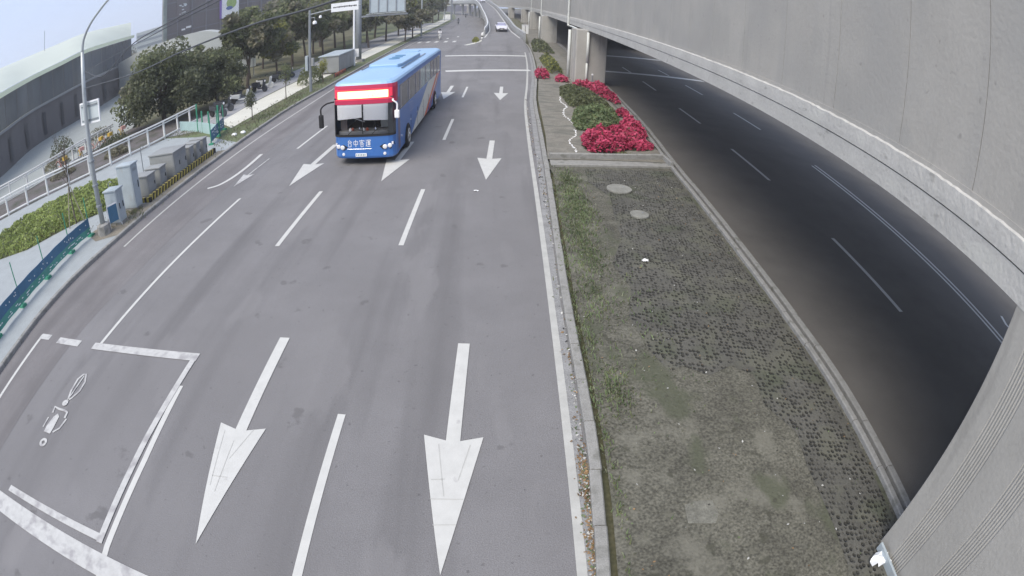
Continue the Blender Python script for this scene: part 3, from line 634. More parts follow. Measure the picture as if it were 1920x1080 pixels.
# wires from the lamp post to the viaduct
def cable(pts, r, label):
    return tag(obj('overhead_cable', MB().tube(smooth_path(pts, 8), r, 6), CABLE, smooth=True), label, 'cable', 'overhead cables')
cable([(-13.15, 13.3, 5.3), (-8.3, 10.27, 5.40), (-5.6, 8.6, 5.66), (-3.29, 7.08, 5.88), (-1.73, 6.1, 6.03), (1.2, 6.0, 6.75), (5.75, 6.5, 8.62)], 0.017, 'lower of the thick dark cables crossing the upper left')
cable([(-13.15, 13.3, 5.9), (-11, 12, 5.55), (-8.3, 10.27, 6.13), (-6.3, 8.95, 6.3), (-4.44, 7.81, 6.46), (-1, 6.2, 6.95), (5.75, 6.6, 8.62)], 0.015, 'upper thick cable crossing in front of the dark tower')
cable([(-13.15, 13.3, 5.86), (-8.3, 10.4, 6.12), (-6.3, 9.05, 6.24), (-4.44, 7.91, 6.40), (-1, 6.3, 6.88), (5.75, 6.7, 8.62)], 0.010, 'thin cable twinned just under the upper thick one')

# banner barrier
bar = empty('barrier', (-13.8, 9, 0.1), 0, 'green post barrier with a long blue and green banner along the pavement', 'barrier')
bp = [(-13.3, 3.6), (-13.42, 5.3), (-13.56, 6.97), (-13.73, 8.56), (-13.87, 10.22), (-14.05, 11.93), (-14.0, 13.2)]
for x, y in bp:
    mb = MB(); mb.tube([(x + 13.8, y - 9, 0), (x + 13.8, y - 9, 1.45)], 0.022, 6); p = obj('post', mb, GREENP, bar); mb = MB(); mb.box(x + 13.66, x + 13.94, y - 9.1, y - 8.9, 0, 0.08); obj('foot', mb, GREENP, p)
rr = random.Random(31)
for (a, b) in zip(bp, bp[1:]):
    n = 8; mbu = MB(); mbl = MB()
    pts = [(a[0] + (b[0] - a[0]) * i / n + 13.85 + 0.02 * math.sin(i * 1.3), a[1] + (b[1] - a[1]) * i / n - 9) for i in range(n + 1)]
    l, r = offset(pts, 0.006)
    for mm, z0, z1 in ((mbu, 0.36, 0.68), (mbl, 0.12, 0.357)):
        vs = [(*p, z0) for p in l] + [(*p, z1) for p in l] + [(*p, z0) for p in r] + [(*p, z1) for p in r]; k = n + 1
        mm.add(vs, [(i, i + 1, k + i + 1, k + i) for i in range(n)] + [(2 * k + i + 1, 2 * k + i, 3 * k + i, 3 * k + i + 1) for i in range(n)] + [(k + i, k + i + 1, 3 * k + i + 1, 3 * k + i) for i in range(n)])
    ob = obj('banner', mbu, BANB, bar); obj('lower_banner', mbl, BANG, bar)
    mb = MB()   # white dots and dashes printed on it
    for i in range(16):
        t = rr.random(); q = a[1] + (b[1] - a[1]) * t - 9; x = a[0] + (b[0] - a[0]) * t + 13.85 + 0.02 * math.sin(t * n * 1.3) + 0.012
        if i < 5: z = rr.uniform(0.45, 0.6); s_ = 0.018; ww = s_
        else: z = rr.choice((0.19, 0.26)); s_ = 0.014; ww = rr.uniform(0.02, 0.06)
        mb.box(x - 0.002, x + 0.004, q - ww, q + ww, z - s_, z + s_)
    obj('print', mb, WHITE, ob)
nb = empty('notice_board', (-12.95, 13.75, 0.35), R(60), 'small dark blue board in a white frame between lamp post and pale cabinet', 'board')
obj('panel', MB().box(-0.24, 0.24, -0.01, 0.01, 0, 0.6), BANB, nb); obj('frame', MB().box(-0.27, 0.27, -0.014, 0.014, 0.6, 0.65), WHITE, nb); obj('frame', MB().box(0.24, 0.28, -0.014, 0.014, -0.3, 0.598), WHITE, nb); obj('frame', MB().box(-0.28, -0.24, -0.014, 0.014, -0.3, 0.598), WHITE, nb)

# cabinets
def cabinet(x0, x1, y0, y1, h, m, label, doors=1, group=None, roof=0.04, z0=0.1):
    cx, cy = (x0 + x1) / 2, (y0 + y1) / 2; e = empty('utility_cabinet', (cx, cy, z0), 0, label, 'cabinet', group or 'roadside utility cabinets')
    a, b = (x1 - x0) / 2, (y1 - y0) / 2
    obj('base', MB().box(-a + .03, a - .03, -b + .03, b - .03, 0, 0.12), CONC, e)
    obj('body', MB().box(-a, a, -b, b, 0.12, h - 0.06), m, e, bevel=0.012)
    mb = MB(); mb.add([(-a - roof, -b - roof, h - .058), (a + roof, -b - roof, h - .058), (a + roof, b + roof, h - .058), (-a - roof, b + roof, h - .058), (-a - roof, -b - roof, h - .01), (a + roof, -b - roof, h - .01), (a + roof, b + roof, h - .01), (-a - roof, b + roof, h - .01), (-a * .5, 0, h + .03), (a * .5, 0, h + .03)],
           [(3, 2, 1, 0), (0, 1, 5, 4), (1, 2, 6, 5), (2, 3, 7, 6), (3, 0, 4, 7), (4, 5, 9, 8), (5, 6, 9), (6, 7, 8, 9), (7, 4, 8)]); obj('roof', mb, m, e)
    for k in range(doors):      # doors on the road side
        u = -b + (2 * b) * k / doors + 0.04; v = -b + 2 * b * (k + 1) / doors - 0.04
        d = obj('door', MB().box(a, a + 0.012, u, v, 0.2, h - 0.14), m, e, bevel=0.004); obj('handle', MB().box(a + 0.012, a + 0.035, v - 0.09, v - 0.06, h * .45, h * .6), BLACK, d)
        mb = MB()
        for q in range(5): mb.box(a + 0.012, a + 0.018, u + 0.06, v - 0.06, h - 0.3 + q * 0.025, h - 0.29 + q * 0.025)
        obj('vent', mb, DSTEEL, d)
    d = obj('end_panel', MB().box(-a + 0.05, a - 0.05, -b - 0.01, -b, 0.2, h - 0.14), m, e, bevel=0.004)
    return e
cabinet(-13.45, -12.8, 13.9, 14.35, 1.33, CABP, 'pale ridged cabinet nearest the lamp post', 2)
cabinet(-13.72, -12.9, 15.2, 15.65, 1.80, CABP, 'tallest cabinet, plain pale blue box behind the ridged one', 1)
cabinet(-13.95, -13.05, 16.4, 17.0, .93, CABG, 'short grey cabinet at the near end of the striped plinth', 1)
cabinet(-13.95, -13.1, 17.45, 17.95, 0.90, CABG, 'short grey cabinet between the near one and the big one', 1)
cabinet(-14.25, -12.85, 18.3, 19.4, 1.22, CABG, 'biggest wide grey cabinet in the middle of the row', 2)
for k, y in enumerate((19.85, 20.5, 21.15)):
    cabinet(-13.7, -12.95, y, y + 0.40, .96, CABG, ('narrow grey cabinet right behind the biggest one', 'middle one of the three narrow grey cabinets', 'farthest narrow grey cabinet at the end of the plinth')[k], 1)
mb = MB(); y = 16.0
while y < 21.7:
    for q, m in ((0, YEL), (0.125, HBLK)):
        a, b = y + q, min(y + q + 0.125, 21.85); sk = 0.1
        mb.add([(-12.72, a, 0.1), (-12.72, b, 0.1), (-12.72, b + sk, 0.34), (-12.72, a + sk, 0.34), (-12.86, a, 0.1), (-12.86, b, 0.1), (-12.86, b + sk, 0.34), (-12.86, a + sk, 0.34)], [(0, 1, 2, 3), (3, 2, 6, 7), (5, 4, 7, 6), (0, 4, 5, 1)] + ([(0, 3, 7, 4)] if y < 16.1 and q == 0 else []) + [(1, 5, 6, 2)], m)
    y += 0.25
mb.box(-12.86, -12.725, 21.95, 21.96, 0.1, 0.34, HBLK)
tag(obj('striped_plinth', mb), 'low plinth striped black and yellow in front of the grey cabinets', 'plinth')
mb = MB()
x = -13.9
while x < -12.9:
    mb.box(x, x + 0.12, 15.95, 16.05, 0.1, 0.28, YEL); mb.box(x + 0.122, x + 0.24, 15.95, 16.05, 0.1, 0.28, HBLK); x += 0.245
tag(obj('striped_plinth', mb), 'short black and yellow end piece of the cabinet plinth', 'plinth')
# slim posts by the cabinets
for i, (x, y, h, lb) in enumerate(((-15.2, 18.9, 1.5, 'slim grey post behind the biggest cabinet'), (-14.7, 15.6, 1.1, 'thin bent grey pipe beside the tallest cabinet'))):
    mb = MB(); mb.tube([(0, 0, 0), (0, 0, h), (0.12, 0, h + 0.05), (0.2, 0, h)], 0.022, 6); o = tag(obj('pipe_post', mb, DSTEEL), lb, 'post'); o.location = (x, y, 0.1)

# white railings
def railing(pts, h, label, zb=0.1, post_every=1.5, rails=(1.0, 0.86, 0.12)):
    e = empty('railing', (pts[0][0], pts[0][1], zb), 0, label, 'railing'); ox, oy = pts[0]
    P = smooth_path(pts, 8); loc = [(x - ox, y - oy) for x, y in P]
    for k, f in enumerate(rails):
        obj(('top_rail', 'second_rail', 'bottom_rail')[k], MB().tube([(x, y, h * f) for x, y in loc], 0.055 if k != 1 else 0.04, 6), RAILW, e)
    d = 0; nxt = 0
    for a, b in zip(loc, loc[1:]):
        L = math.hypot(b[0] - a[0], b[1] - a[1])
        while nxt <= d + L:
            t = (nxt - d) / L; x, y = a[0] + (b[0] - a[0]) * t, a[1] + (b[1] - a[1]) * t
            obj('post', MB().box(x - 0.05, x + 0.05, y - 0.05, y + 0.05, 0, h * 1.0), RAILW, e); nxt += post_every
        d += L
    return e
railing([(-32, 10.6), (-29, 13.6), (-26.05, 16.3), (-23.92, 18.57), (-22.5, 20.0), (-21.2, 21.74), (-20.28, 23.65), (-19.4, 26.42), (-19.1, 30.7)], 1.1, 'nearer white railing curving beside the hedge and cabinets')
railing([(-36, 14), (-33, 16.5), (-29.94, 19.05), (-28.16, 21.1), (-27.41, 23.68), (-27.22, 26.05), (-26.98, 30.26)], 1.1, 'farther white railing on the other side of the channel')
# low pale blue panels with green posts
lpn = empty('panel_fence', (-19.0, 28.3, 0.1), 0, 'low pale blue panel fence with green posts past the railing end', 'fence')
for a, b in (((0, 0), (2.1, -1.1)), ((2.15, -1.13), (4.6, -2.9))):
    l, r = offset([a, b], 0.02); obj('panel', MB().prism([l[0], l[1], r[1], r[0]], 0.0, 0.62), LBLUE, lpn)
for x, y, h in ((2.1, -1.1, 1.7), (2.7, -1.5, 1.3), (3.5, -2.05, 1.3), (4.65, -2.9, 1.7)): obj('post', MB().tube([(x, y, 0), (x, y, h)], 0.05, 6), GREENP, lpn)
b2 = empty('barrier', (-13.9, 23.6, 0.1), 0, 'short banner barrier with green posts beyond the cabinets', 'barrier')
for x, y in ((0, 0), (-0.45, 1.6), (-0.9, 3.2)):
    p = obj('post', MB().tube([(x, y, 0), (x, y, 1.45)], 0.03, 6), GREENP, b2); obj('foot', MB().box(x - .14, x + .14, y - .1, y + .1, 0, .08), GREENP, p)
ob = obj('banner', MB().add([(0.03, 0, .15), (-0.87, 3.2, .15), (-0.87, 3.2, .75), (0.03, 0, .75), (0.018, 0, .15), (-0.882, 3.2, .15), (-0.882, 3.2, .75), (0.018, 0, .75)], [(0, 1, 2, 3), (7, 6, 5, 4), (3, 2, 6, 7)]), BANB, b2)
mb = MB()
for i in range(22):
    t = rr.random(); z = rr.uniform(.25, .65); mb.box(0.032 - .9 * t, 0.04 - .9 * t, 3.2 * t - .04, 3.2 * t + .04, z, z + .05)
obj('print', mb, WHITE, ob)
# two pale stones on the verge
for i, (x, y) in enumerate(((-13.2, 25.0), (-12.8, 25.3))):
    o = tag(obj('kerb_stone', MB().lathe([(0.14, 0), (0.17, 0.06), (0.1, 0.13), (0, 0.14)], (0, 0, 0), 7), WHITE), ('left one of two pale stones on the verge edge', 'right one of two pale stones on the verge edge')[i], 'stone'); o.location = (x, y, 0.1)

# camera pole with enforcement sign
pb = empty('camera_pole', (-12.7, 36.6, 0.1), 0, 'grey pole with long arm carrying a white sign and a dome camera', 'pole')
obj('pole', MB().tube([(0, 0, 0), (0, 0, 3), (0, 0, 6.1)], 0.11, 10, r2=0.09), DSTEEL, pb)
obj('arm', MB().tube([(0, 0, 5.75), (1.6, 0, 5.95), (3.7, 0, 6.05)], 0.05, 8), DSTEEL, pb)
dc = obj('dome_camera', MB().lathe([(0, -0.16), (0.10, -0.12), (0.14, 0.0)], (0.38, 0, 5.0), 12), BLACK, pb); obj('housing', MB().lathe([(0.15, 0.002), (0.16, 0.12), (0.1, 0.24), (0, 0.26)], (0.38, 0, 5.0), 12), WHITE, dc); obj('bracket', MB().tube([(0, 0, 5.5), (0.38, 0, 5.5), (0.38, 0, 5.26)], 0.03, 6), DSTEEL, dc)
obj('floodlight', MB().lathe([(0, -.12), (.12, -.08), (.1, .08), (0, .12)], (0.8, 0, 5.5), 10), WHITE, pb)
obj('junction_box', MB().box(-0.32, -0.11, -0.2, 0.2, 1.6, 2.7), CABP, pb, bevel=.02); obj('junction_box', MB().box(0.11, 0.3, -0.12, 0.12, 1.9, 2.5), CABG, pb, bevel=.02)
sg = obj('sign_board', MB().box(1.6, 3.55, -0.06, -0.02, 5.72, 6.36), WHITE, pb)
mb = MB(); rr = random.Random(3); x = 1.75
while x < 3.35: w_ = rr.uniform(.05, .12); mb.box(x, x + w_, -0.064, -0.06, 6.02 + rr.uniform(-.03, 0), 6.09 + rr.uniform(0, .03)); x += w_ + 0.025
obj('lettering', mb, BLACK, sg)
# thin white pole
wp = empty('sign_pole', (-13.2, 51.1, 0.1), 0, 'slim white pole with a small white sign near its foot, before the gantry', 'pole')
obj('pole', MB().tube([(0, 0, 0), (0, 0, 5.7)], 0.11, 8), WHITE, wp); obj('sign', MB().box(-0.25, 0.5, -0.16, -0.12, 0.9, 1.7), WHITE, wp)
# overhead sign gantry (seen from behind)
ga = empty('sign_gantry', (-13.6, 54.5, 0.1), 0, 'thick grey gantry column holding the grey ribbed back of a large sign', 'gantry')
obj('column', MB().tube([(0, 0, 0), (0, 0, 4), (0, 0, 9)], 0.30, 14), DSTEEL, ga, smooth=True)
obj('base_plate', MB().box(-.5, .5, -.5, .5, 0, .25), CONC, ga)
obj('beam', MB().box(0.2, 5.0, -0.12, 0.12, 4.75, 4.95), DSTEEL, ga); obj('beam', MB().box(0.2, 5.0, -0.12, 0.12, 7.6, 7.8), DSTEEL, ga)
gs = obj('sign_board', MB().box(1.1, 4.75, 0.13, 0.18, 5.15, 7.7), mat('sign_back_pale', (0.40, 0.46, 0.50), 0.5, 0.05), ga)
for x in (1.1, 2.0, 2.9, 3.8, 4.7): obj('rib', MB().box(x - .05, x + .05, 0.05, 0.128, 5.1, 7.75), DSTEEL, gs)
obj('light_bar', MB().box(0.9, 4.9, -0.5, -0.35, 5.02, 5.10), STEEL, ga); obj('rib_arm', MB().box(1.9, 1.98, -0.45, -0.12, 4.96, 5.018), DSTEEL, ga)
# utility box with hazard stripes
ub = empty('utility_cabinet', (-14.1, 48.4, 0.12), 0, 'large grey utility kiosk by the verge behind the bus', 'cabinet', 'roadside utility cabinets')
obj('body', MB().box(-0.9, 0.9, -2.6, 2.6, 0.1, 1.6), CABG, ub, bevel=.02); obj('roof', MB().box(-0.98, 0.98, -2.68, 2.68, 1.6, 1.7), CABP, ub, bevel=.02)
for k in range(4): obj('door', MB().box(0.9, 0.915, -2.5 + k * 1.27, -1.3 + k * 1.27, 0.25, 1.5), CABG, ub)
mb = MB()
for k in range(16): mb.add([(-12.85, 43.2 + k * .22, .1), (-12.85, 43.31 + k * .22, .1), (-12.85, 43.43 + k * .22, .42), (-12.85, 43.32 + k * .22, .42), (-12.95, 43.2 + k * .22, .1), (-12.95, 43.31 + k * .22, .1), (-12.95, 43.43 + k * .22, .42), (-12.95, 43.32 + k * .22, .42)], [(0, 1, 2, 3), (3, 2, 6, 7), (0, 3, 7, 4), (1, 5, 6, 2), (5, 4, 7, 6)], HRED if k % 2 else HBLK)
tag(obj('striped_board', mb), 'low red and black striped board before the utility kiosk', 'board')
# further poles along the path
fp = empty('signal_pole', (-11.9, 89.8, 0.1), 0, 'white pole with a grey control box, beyond the trees along the path', 'pole')
obj('pole', MB().tube([(0, 0, 0), (0, 0, 8)], 0.13, 8), STEEL, fp); obj('box', MB().box(-.28, .28, -.3, -.12, 2.9, 4.0), CABP, fp)
fg = empty('sign_gantry', (-13.3, 168, 0.1), 0, 'distant slim gantry with a pale sign arm over the path', 'gantry')
obj('column', MB().tube([(0, 0, 0), (0, 0, 9)], 0.28, 8), DSTEEL, fg); obj('beam', MB().tube([(0, 0, 5.0), (-7.3, 0, 4.2)], 0.16, 6), STEEL, fg); obj('sign_board', MB().box(-7.2, -4.9, -.1, 0, 3.9, 4.9), WHITE, fg)
tp = tag(obj('lamp_pole', MB().tube([(-15.2, 166, 0), (-15.2, 166, 9)], 0.14, 6), STEEL), 'thin distant pole left of the slim gantry', 'pole')
pl = empty('park_lamp', (-24.5, 52, 0.1), 0, 'small park lamp standing among the trees on the left', 'street lamp'); obj('pole', MB().tube([(0, 0, 0), (0, 0, 4.6), (.4, 0, 4.8)], .05, 6), STEEL, pl); obj('lamp_head', MB().box(.2, .9, -.12, .12, 4.78, 4.88), WHITE, pl)
# manhole covers and scraps
MCON = mat('cover_concrete', (0.235, 0.235, 0.215), 0.9, 0.2, 4, 0.4, 40, fleck=.2)
for i, (x, y, r, a) in enumerate(((4.02, 16.32, 0.41, 1.15), (4.18, 14.22, 0.28, 1.0))):
    e = tag(obj('manhole_cover', MB().lathe([(r, 0), (r, 0.045), (r - 0.03, 0.055), (0, 0.055)], (0, 0, 0), 28), MCON), ('larger round concrete cover on the pavers', 'smaller round concrete cover on the pavers')[i], 'manhole cover'); e.location = (x, y, 0.075)
    obj('lifting_eye', MB().lathe([(0.03, 0.055), (0.03, 0.062), (0.0, 0.064)], (r * .4, r * .3, 0), 8), DSTEEL, e)
def scrap(x, y, z, s, label, m=WHITE, seed=1):
    rq = random.Random(seed); mb = MB(); g = 4
    vs = [((i / g - .5) * s * 1.6 + rq.uniform(-.1, .1) * s, (j / g - .5) * s + rq.uniform(-.12, .12) * s, rq.uniform(0.0, .35) * s + 0.004) for i in range(g + 1) for j in range(g + 1)]
    keep = [(i, j) for i in range(g) for j in range(g) if (i, j) not in ((0, 0), (3, 3), (0, 3))]
    mb.add(vs, [(i * (g + 1) + j, (i + 1) * (g + 1) + j, (i + 1) * (g + 1) + j + 1, i * (g + 1) + j + 1) for i, j in keep])
    o = tag(obj('paper_scrap', mb, m), label, 'litter'); o.location = (x, y, z); so_ = o.modifiers.new('t', 'SOLIDIFY'); so_.thickness = 0.004; return o
scrap(3.62, 11.35, 0.09, 0.10, 'white scrap of paper lying on the pavers', seed=2)
scrap(-0.47, 16.0, 0.01, 0.09, 'tiny white scrap on the asphalt ahead of the right arrow', seed=4)
scrap(5.42, 2.45, 0.09, 0.24, 'crumpled white bag at the foot of the nearest pier', seed=6)
mb = MB(); mb.box(5.50, 5.545, 1.6, 2.68, 0.07, 0.22); tag(obj('leaning_board', mb, CABP), 'pale blue strip lying along the foot of the nearest pier', 'board')
mb = MB(); mb.prism([(2.62, 4.25), (2.8, 4.29), (3.05, 4.27), (3.08, 4.0), (3.0, 3.85), (2.8, 3.88), (2.6, 3.92)], 0.06, 0.078); tag(obj('concrete_slab', mb, mat('soiled_slab', (.165, .163, .14), .95, .3, 5, .5, 30, fleck=.2)), 'flat pale concrete slab in the soil at the bottom', 'slab')

# ================================================================== VEGETATION
def fill_leaves(mb, poly, n, h, size, m, rr, up=0.5, z0=0.1, edge=0.6, bumps=0.25):
    xs = [p[0] for p in poly]; ys = [p[1] for p in poly]
    def inside(x, y):
        c = False; j = len(poly) - 1
        for i in range(len(poly)):
            if (poly[i][1] > y) != (poly[j][1] > y) and x < (poly[j][0] - poly[i][0]) * (y - poly[i][1]) / (poly[j][1] - poly[i][1]) + poly[i][0]: c = not c
            j = i
        return c
    def dist(x, y):
        d = 9
        for i in range(len(poly)):
            a = poly[i]; b = poly[(i + 1) % len(poly)]; L2 = (b[0] - a[0]) ** 2 + (b[1] - a[1]) ** 2
            t = max(0, min(1, ((x - a[0]) * (b[0] - a[0]) + (y - a[1]) * (b[1] - a[1])) / L2)); d = min(d, math.hypot(x - a[0] - t * (b[0] - a[0]), y - a[1] - t * (b[1] - a[1])))
        return d
    k = 0
    while k < n:
        x = rr.uniform(min(xs) - .08, max(xs) + .08); y = rr.uniform(min(ys) - .08, max(ys) + .08)
        if not inside(x, y): continue
        d = min(1, dist(x, y) / edge); bm = 1 + bumps * (noise.noise((x * 2.2, y * 2.2, 3.1)) * 2)
        top = h * (d ** 0.5) * bm; z = z0 + top * (1 - 0.75 * rr.random() ** 1.6)
        mm = m if not isinstance(m, (list, tuple)) else rr.choice(m)
        mb.leaf((x, y, max(z0 + .01, z)), size * rr.uniform(.6, 1.25), mm, up, rr); k += 1
rr = random.Random(41)
mb = MB(); fill_leaves(mb, HEDGE, 22000, 0.36, 0.065, [LBRIGHT, LBRIGHT, LBRIGHT, LMID], rr); tag(obj('hedge', mb), 'bright green low hedge in the curved bed behind the banner', 'hedge')
def poin(poly, n, h, label, red=0.8, size=0.085):
    mb = MB(); fill_leaves(mb, poly, int(n * (1 - red)), h * .75, size, LDARK, rr, 0.4, 0.12, .3)
    fill_leaves(mb, poly, int(n * red), h * .8, size, LRED, rr, 1.2, 0.16, .25, 0.5); return tag(obj('flower_clump', mb), label, 'flowers', 'red flower clumps on the median')
poin([(3.55, 20.9), (3.75, 20.25), (4.5, 20.15), (5.0, 20.5), (5.3, 20.9), (5.3, 21.4), (5.9, 21.9), (6.2, 22.6), (6.8, 23.3), (6.95, 24.3), (6.85, 25.6), (6.5, 26.2), (6.0, 25.6), (5.9, 24.4), (5.2, 23.6), (4.6, 23.4), (4.1, 22.9), (3.65, 22.4), (3.6, 21.6)], 6500, 0.42, 'largest red flower mass spreading across the near end of the bed')
poin([(5.3, 21.0), (5.9, 20.95), (6.5, 21.3), (6.65, 21.8), (6.2, 22.0), (5.5, 21.7)], 1300, 0.34, 'red flower tongue reaching toward the right kerb')
poin([(6.3, 27.4), (6.9, 27.3), (7.1, 28.2), (6.9, 28.9), (6.4, 28.6)], 600, 0.35, 'small round red flower clump near the right kerb')
poin([(3.0, 39.8), (3.9, 39.6), (4.1, 42.0), (4.0, 43.2), (3.1, 43.0)], 900, 0.5, 'lone red flower clump beside the main road kerb', .85, .1)
poin([(4.3, 38.6), (5.2, 38.4), (5.2, 40.2), (4.4, 40.3)], 500, 0.42, 'small red flower clump left of the pier', .85, .1)
poin([(5.3, 36.8), (6.0, 36.4), (6.3, 35.0), (6.55, 32.5), (6.9, 31.0), (7.3, 31.2), (7.5, 33.5), (7.45, 36.5), (7.3, 38.0), (5.4, 38.0)], 2600, 0.38, 'red flower strip running along the foot of the pier', .85, .09)
def shrub(poly, n, h, m, label, size=0.09, z0=.12):
    mb = MB(); fill_leaves(mb, poly, n, h, size, m, rr, .5, z0, .5); return tag(obj('shrub', mb), label, 'shrub', 'shrubs on the median')
shrub([(4.1, 29.3), (5.9, 29.0), (6.5, 30.5), (6.4, 32), (6.1, 34.8), (5.2, 36.4), (4.3, 36.2), (3.95, 33)], 4200, 0.32, [LDARK, LMID], 'dark green low shrub mass between the pier and the pale bush')
shrub([(3.7, 23.9), (5.2, 23.7), (5.6, 24.6), (6.2, 26.4), (6.4, 28.6), (5.4, 29.2), (4.2, 28.4), (3.7, 25.6)], 4200, 0.4, [LPALE, LPALE, LMID], 'pale green leafy bush behind the largest red flowers')
shrub([(4.5, 19.98), (5.3, 20.05), (5.4, 20.35), (4.7, 20.4)], 160, 0.12, [LMID], 'flat green plant at the near edge of the flower bed', .09)
shrub([(4.2, 43), (5.3, 43), (5.4, 52), (4.3, 54)], 1600, 0.8, [LYEL, LMID], 'yellow-green shrub left of and behind the flower pier', .12)
shrub([(4.2, 62), (6.4, 60), (6.6, 74), (4.8, 76)], 1600, 0.7, [LMID, LDARK], 'green ground shrub before the second pier', .15)
mb = MB(); P = smooth_path([(3.1, 19.7), (3.18, 20.7), (3.12, 21.9), (3.5, 22.9), (3.6, 23.9)], 8)
P2 = smooth_path([(3.75, 25.2), (3.65, 25.9), (3.5, 27.0), (3.62, 28.3), (3.9, 29.4), (3.75, 30.8), (3.9, 32.4)], 8)
for x, y in P + P2: mb.lathe([(0.03 * rr.uniform(.5, 1.3), 0), (0.04 * rr.uniform(.5, 1.3), 0.02), (0.01, 0.04)], (x + rr.uniform(-.04, .04), y + rr.uniform(-.05, .05), .115), 6)
tag(obj('stone_edging', mb, WHITE), 'winding line of small white stones through the flower bed', 'stone edging')
# grass tufts, weeds, gutter litter
def tufts(name, spots, n, h, m, label_kind='stuff'):
    mb = MB()
    for cx, cy, rx, ry, k in spots:
        for _ in range(k):
            x = rr.gauss(cx, rx); y = rr.gauss(cy, ry); a = rr.uniform(0, 6.28); hh = h * rr.uniform(.4, 1.2); lean = rr.uniform(.3, 1.1) * hh; wd = 0.012
            dx, dy = math.cos(a), math.sin(a)
            mb.add([(x - dy * wd, y + dx * wd, .07), (x + dy * wd, y - dx * wd, .07), (x + dx * lean * .5 + dy * wd * .6, y + dy * lean * .5 - dx * wd * .6, .07 + hh * .8), (x + dx * lean, y + dy * lean, .07 + hh * .9)], [(0, 1, 2), (0, 2, 3)], rr.choice(m) if isinstance(m, list) else m)
    o = obj(name, mb); o['kind'] = 'stuff'; return o
tufts('weeds', [(2.45, 17.2, .22, .5, 500), (2.4, 15.6, .22, .7, 900), (2.45, 14.2, .25, .6, 900), (2.25, 12.6, .2, .7, 700), (2.3, 11.2, .25, .6, 350), (2.1, 9.6, .2, .5, 250), (2.05, 6.75, .15, .35, 330), (1.72, 5.2, .05, 1.2, 160), (1.66, 9, .04, 2.5, 260), (1.9, 14, .05, 2.5, 260), (1.82, 8.3, .05, .4, 90), (1.7, 11.5, .04, 1.2, 120), (2.7, 8.8, .5, 1.5, 250)], 0, 0.085, [LPALE, LPALE, LPALE2, LMID])
tufts('verge_grass', [(-13.2, 30, .5, 4, 1500), (-13.1, 42, .4, 5, 900), (-13.3, 14.5, .5, .5, 200), (-12.95, 15.1, .15, .2, 120), (-17.2, 27.4, 1.2, .6, 500)], 0, 0.16, [LMID, LOLIVE])
mb = MB()
for _ in range(900):
    y = rr.choice((rr.gauss(5.0, .25), rr.gauss(4.3, .5), rr.gauss(3.4, .5), rr.uniform(2, 8), rr.uniform(2.2, 5.4)))
    x = 1.22 + 0.02 * y + rr.gauss(0.0, .05); mb.leaf((x, y, 0.018 + rr.random() * .03), rr.uniform(.012, .032), rr.choice((DRYL, DRYL, DRYL, LPALE, PAINTD)), 3, rr)
for _ in range(420):
    y = rr.uniform(7, 32); x = (1.28 + 0.02 * y if y < 20 else 1.55 + .025 * (y - 20)) + rr.gauss(0, .04); mb.leaf((x, y, .02), rr.uniform(.015, .04), rr.choice((DRYL, BLACK, PAINT, LMID)), 3, rr)
o = obj('gutter_litter', mb); o['kind'] = 'stuff'
mb = MB()
for _ in range(500):
    x = rr.uniform(1.8, 6.3); y = rr.uniform(2, 19); mb.leaf((x, y, .095), rr.uniform(.008, .028), rr.choice((DRYL, PAINTD, HBLK, LPALE)), 3, rr)
o = obj('soil_debris', mb); o['kind'] = 'stuff'

# trees ------------------------------------------------------------
def make_tree(name, seed, h, r, zc, n, size, leaves, trunk_h, trunk_r=.16, clumps=26, squash=.75):
    rq = random.Random(seed); e = empty(name, (0, 0, 0))
    mt = MB(); top = (rq.uniform(-.3, .3), rq.uniform(-.3, .3), trunk_h)
    mt.tube([(0, 0, -0.1), (top[0] * .4, top[1] * .4, trunk_h * .5), top], trunk_r, 8, r2=trunk_r * .7)
    cl = []
    for i in range(clumps):
        u = rq.uniform(-1, 1); a = rq.uniform(0, 6.283); q = rq.uniform(.45, 1.0); s_ = math.sqrt(1 - u * u)
        c = Vector((r * q * s_ * math.cos(a), r * q * s_ * math.sin(a), zc + (h - zc) * u * q * (1 if u > 0 else squash)))
        cl.append((c, r * rq.uniform(.22, .42)))
        if i < 9: mt.tube([top, tuple((Vector(top) + c) / 2 + Vector((0, 0, -.15))), tuple(c)], trunk_r * .45, 5, r2=.02)
    obj('trunk', mt, BARK, e)
    mc = MB(); per = n // clumps
    for c, cr in cl:
        mm = rq.choice(leaves)
        for _ in range(per):
            d = Vector((rq.gauss(0, 1), rq.gauss(0, 1), rq.gauss(0, 1))).normalized() * cr * (rq.random() ** .4)
            d.z *= .75; mc.leaf(c + d, size * rq.uniform(.6, 1.3), mm if rq.random() < .75 else rq.choice(leaves), .5, rq)
    obj('crown', mc, None, e)
    return e
T = {}
T['big'] = make_tree('broadleaf_tree', 1, 5.3, 3.3, 2.7, 16000, .13, [LDARK, LDARK, LMID], 1.8, .2, 44, .95)
T['a'] = make_tree('park_tree', 2, 7.6, 3.1, 4.9, 5200, .22, [LDARK, LMID, LOLIVE], 3.0, .17, 30)
T['b'] = make_tree('park_tree', 3, 8.2, 3.4, 5.2, 5200, .24, [LOLIVE, LMID, LMID], 3.0, .17, 30)
T['c'] = make_tree('park_tree', 4, 7.0, 2.8, 4.6, 4200, .24, [LDARK, LOLIVE], 2.8, .15, 24)
T['d'] = make_tree('park_tree', 5, 8.5, 3.0, 5.2, 4800, .24, [LYEL, LMID, LOLIVE], 3.0, .15, 26)
first = set()
